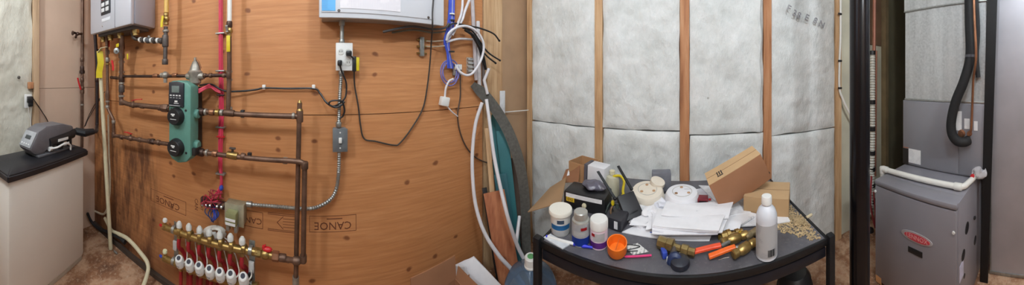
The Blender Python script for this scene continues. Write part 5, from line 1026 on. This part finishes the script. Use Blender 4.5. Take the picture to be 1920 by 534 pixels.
for px, r in ((1803, .018), (1818, .012)): q = E(px, 250, cxx - .006); MB().lathe(q, -X_, [(r * 1.4, 0), (r * 1.3, .004), (r, .006), (r, .02)], 16).build('grommet', COPB, co_)
pl_ = thing('supply_plenum', 'shiny galvanized duct rising from the grey coil cabinet', 'duct', (cxx + .22, .68, cz1))
zc_ = E(1740, 14, cxx + .005).z
MB().span((cxx + .008, .355, cz1 + .003), (cxx + .43, fy1 - .005, zc_)).build('duct', GALV, pl_); MB().span((cxx + .002, .35, zc_ + .001), (cxx + .435, fy1 + .0, CZ - .002)).build('upper_duct', GALV, pl_)
MB().span((cxx - .002, .348, zc_ - .008), (cxx + .437, fy1 + .002, zc_ + .002), .002).build('drive_cleat', STEEL, pl_); MB().span((cxx, .35, cz1 + .001), (cxx + .44, fy1 - .002, cz1 + .014), .002).build('flange', STEEL, pl_)
# refrigerant lines
ls = thing('suction_line', 'thick black insulated line curving down to the coil cabinet', 'refrigerant line', E(1802, 265, cxx - .02)); xr = cxx - .055
MB().tube(spline([E(1817, -40, xr), E(1818, 40, xr), E(1819, 105, xr - .005), E(1808, 150, xr - .01), E(1792, 190, xr - .015), E(1784, 225, xr - .015), E(1785, 250, xr - .015), E(1795, 264, xr - .005), E(1808, 266, xr + .015), E(1816, 263, cxx - .012)], 10), .030, 16).build('insulation', mat('foam_black', '151517', .75, 0, .2, 60), ls)
MB().lathe(E(1819, 105, xr - .005), Z_, [(.032, -.008), (.032, .008)], 18).build('tape_band', mat('tape_grey', '4a4a50', .3), ls); MB().cyl(E(1812, 265, cxx - .03), E(1818, 262, cxx - .004), .017).build('copper_stub', COPB, ls)
tag(MB().tube(spline([E(1825, -40, cxx - .115), E(1827, 30, cxx - .115), E(1830, 105, cxx - .105), E(1825, 150, cxx - .045), E(1823, 200, cxx - .02), E(1821, 240, cxx - .02), E(1818, 252, cxx - .01)]), .0075).build('liquid_line', COPB), 'thin bare copper line running beside the black insulated line', 'pipe')
tag(MB().tube(spline([E(1827, -40, cxx - .06), E(1833, 50, cxx - .03), E(1831, 105, cxx - .02), E(1834, 145, cxx - .01)]), .015).build('thermostat_cable', BLKR), 'black cable behind copper line against the galvanized duct', 'cable')
# condensate drain
dr = thing('condensate_pipe', 'white plastic drain pipe lying across the top of furnace', 'pipe', (1.2, .68, fz)); fzz = fz + .002
def FZ(px, py): d = ray(px, py); return EYE + d * ((H - fzz - .019) / -d.z)
a0, a1 = FZ(1655, 316), FZ(1806, 351); a0.y = max(a0.y, fy1 + .03)
pts = [Vector((a0.x, a0.y, .02)), a0, a1, Vector((1.30, a1.y - .02, a1.z + .004)), Vector((cxx - .006, a1.y - .025, a1.z + .006))]
MB().tube(fillet(pts, .03, 6), .0165, 14).build('pipe', PVC, dr)
for p_, d in ((a0 - Z_ * .01, Z_), (a0 + (a1 - a0).normalized() * .02, a1 - a0), (a1 - (a1 - a0).normalized() * .03, a1 - a0)): coup(dr, p_, d, .045, .0205, PVC, 'elbow')
c_ = Vector((cxx - .036, a1.y - .045, a1.z + .03)); bag = MB().ball(c_, .04, (.7, 1.25, .8), None, 4)
for v in bag.bm.verts: v.co += Vector((noise.noise(v.co * 40), noise.noise(v.co * 40 + Vector((5, 0, 0))), noise.noise(v.co * 40 + Vector((0, 9, 0))))) * .022
bag.build('plastic_wrap', mat('clear_wrap', 'd8d5d8', .15, 0, .03, 20, alpha=.55), dr); MB().lathe(Vector((cxx - .07, a1.y - .02, a1.z + .022)), -X_, [(.012, 0), (.012, .012), (0, .012)], 12).build('red_plug', RED, dr)
# filter slot strip and return duct
def xz(px, py, x): return E(px, py, x)
t0_, t1_ = E(1856, -5, 1.355), E(1877, -5, 1.355); b0_, b1_ = E(1837, 500, 1.355), E(1852, 500, 1.355)
tag(MB().prism([Vector((1.355, t0_.y, CZ - .001)), Vector((1.355, t1_.y, CZ - .001)), Vector((1.355, b1_.y, 0.001)), Vector((1.355, b0_.y, 0.001))], (.008, 0, 0)).build('black_filler_board', mat('black_panel', '0e0e10', .55, .1, .1, 40)), 'tall narrow black filler board between furnace and return duct', 'board')
rd = thing('return_duct', 'large galvanized return air duct beside the black panel', 'duct', (1.6, 0, 0))
rx0, ry1 = 1.43, .343
MB().span((rx0, -.45, .004), (rx0 + .55, ry1, CZ - .002)).build('duct', mat('return_sheet', 'b3b2b8', .5, .55, .1, 4), rd)
MB().span((rx0 - .006, -.45, .003), (rx0 + .002, ry1, .022), .002).build('base_flange', STEEL, rd); MB().span((rx0 - .003, ry1 - .012, .02), (rx0 + .001, ry1 - .002, CZ - .01)).build('edge_seam', STEEL, rd)
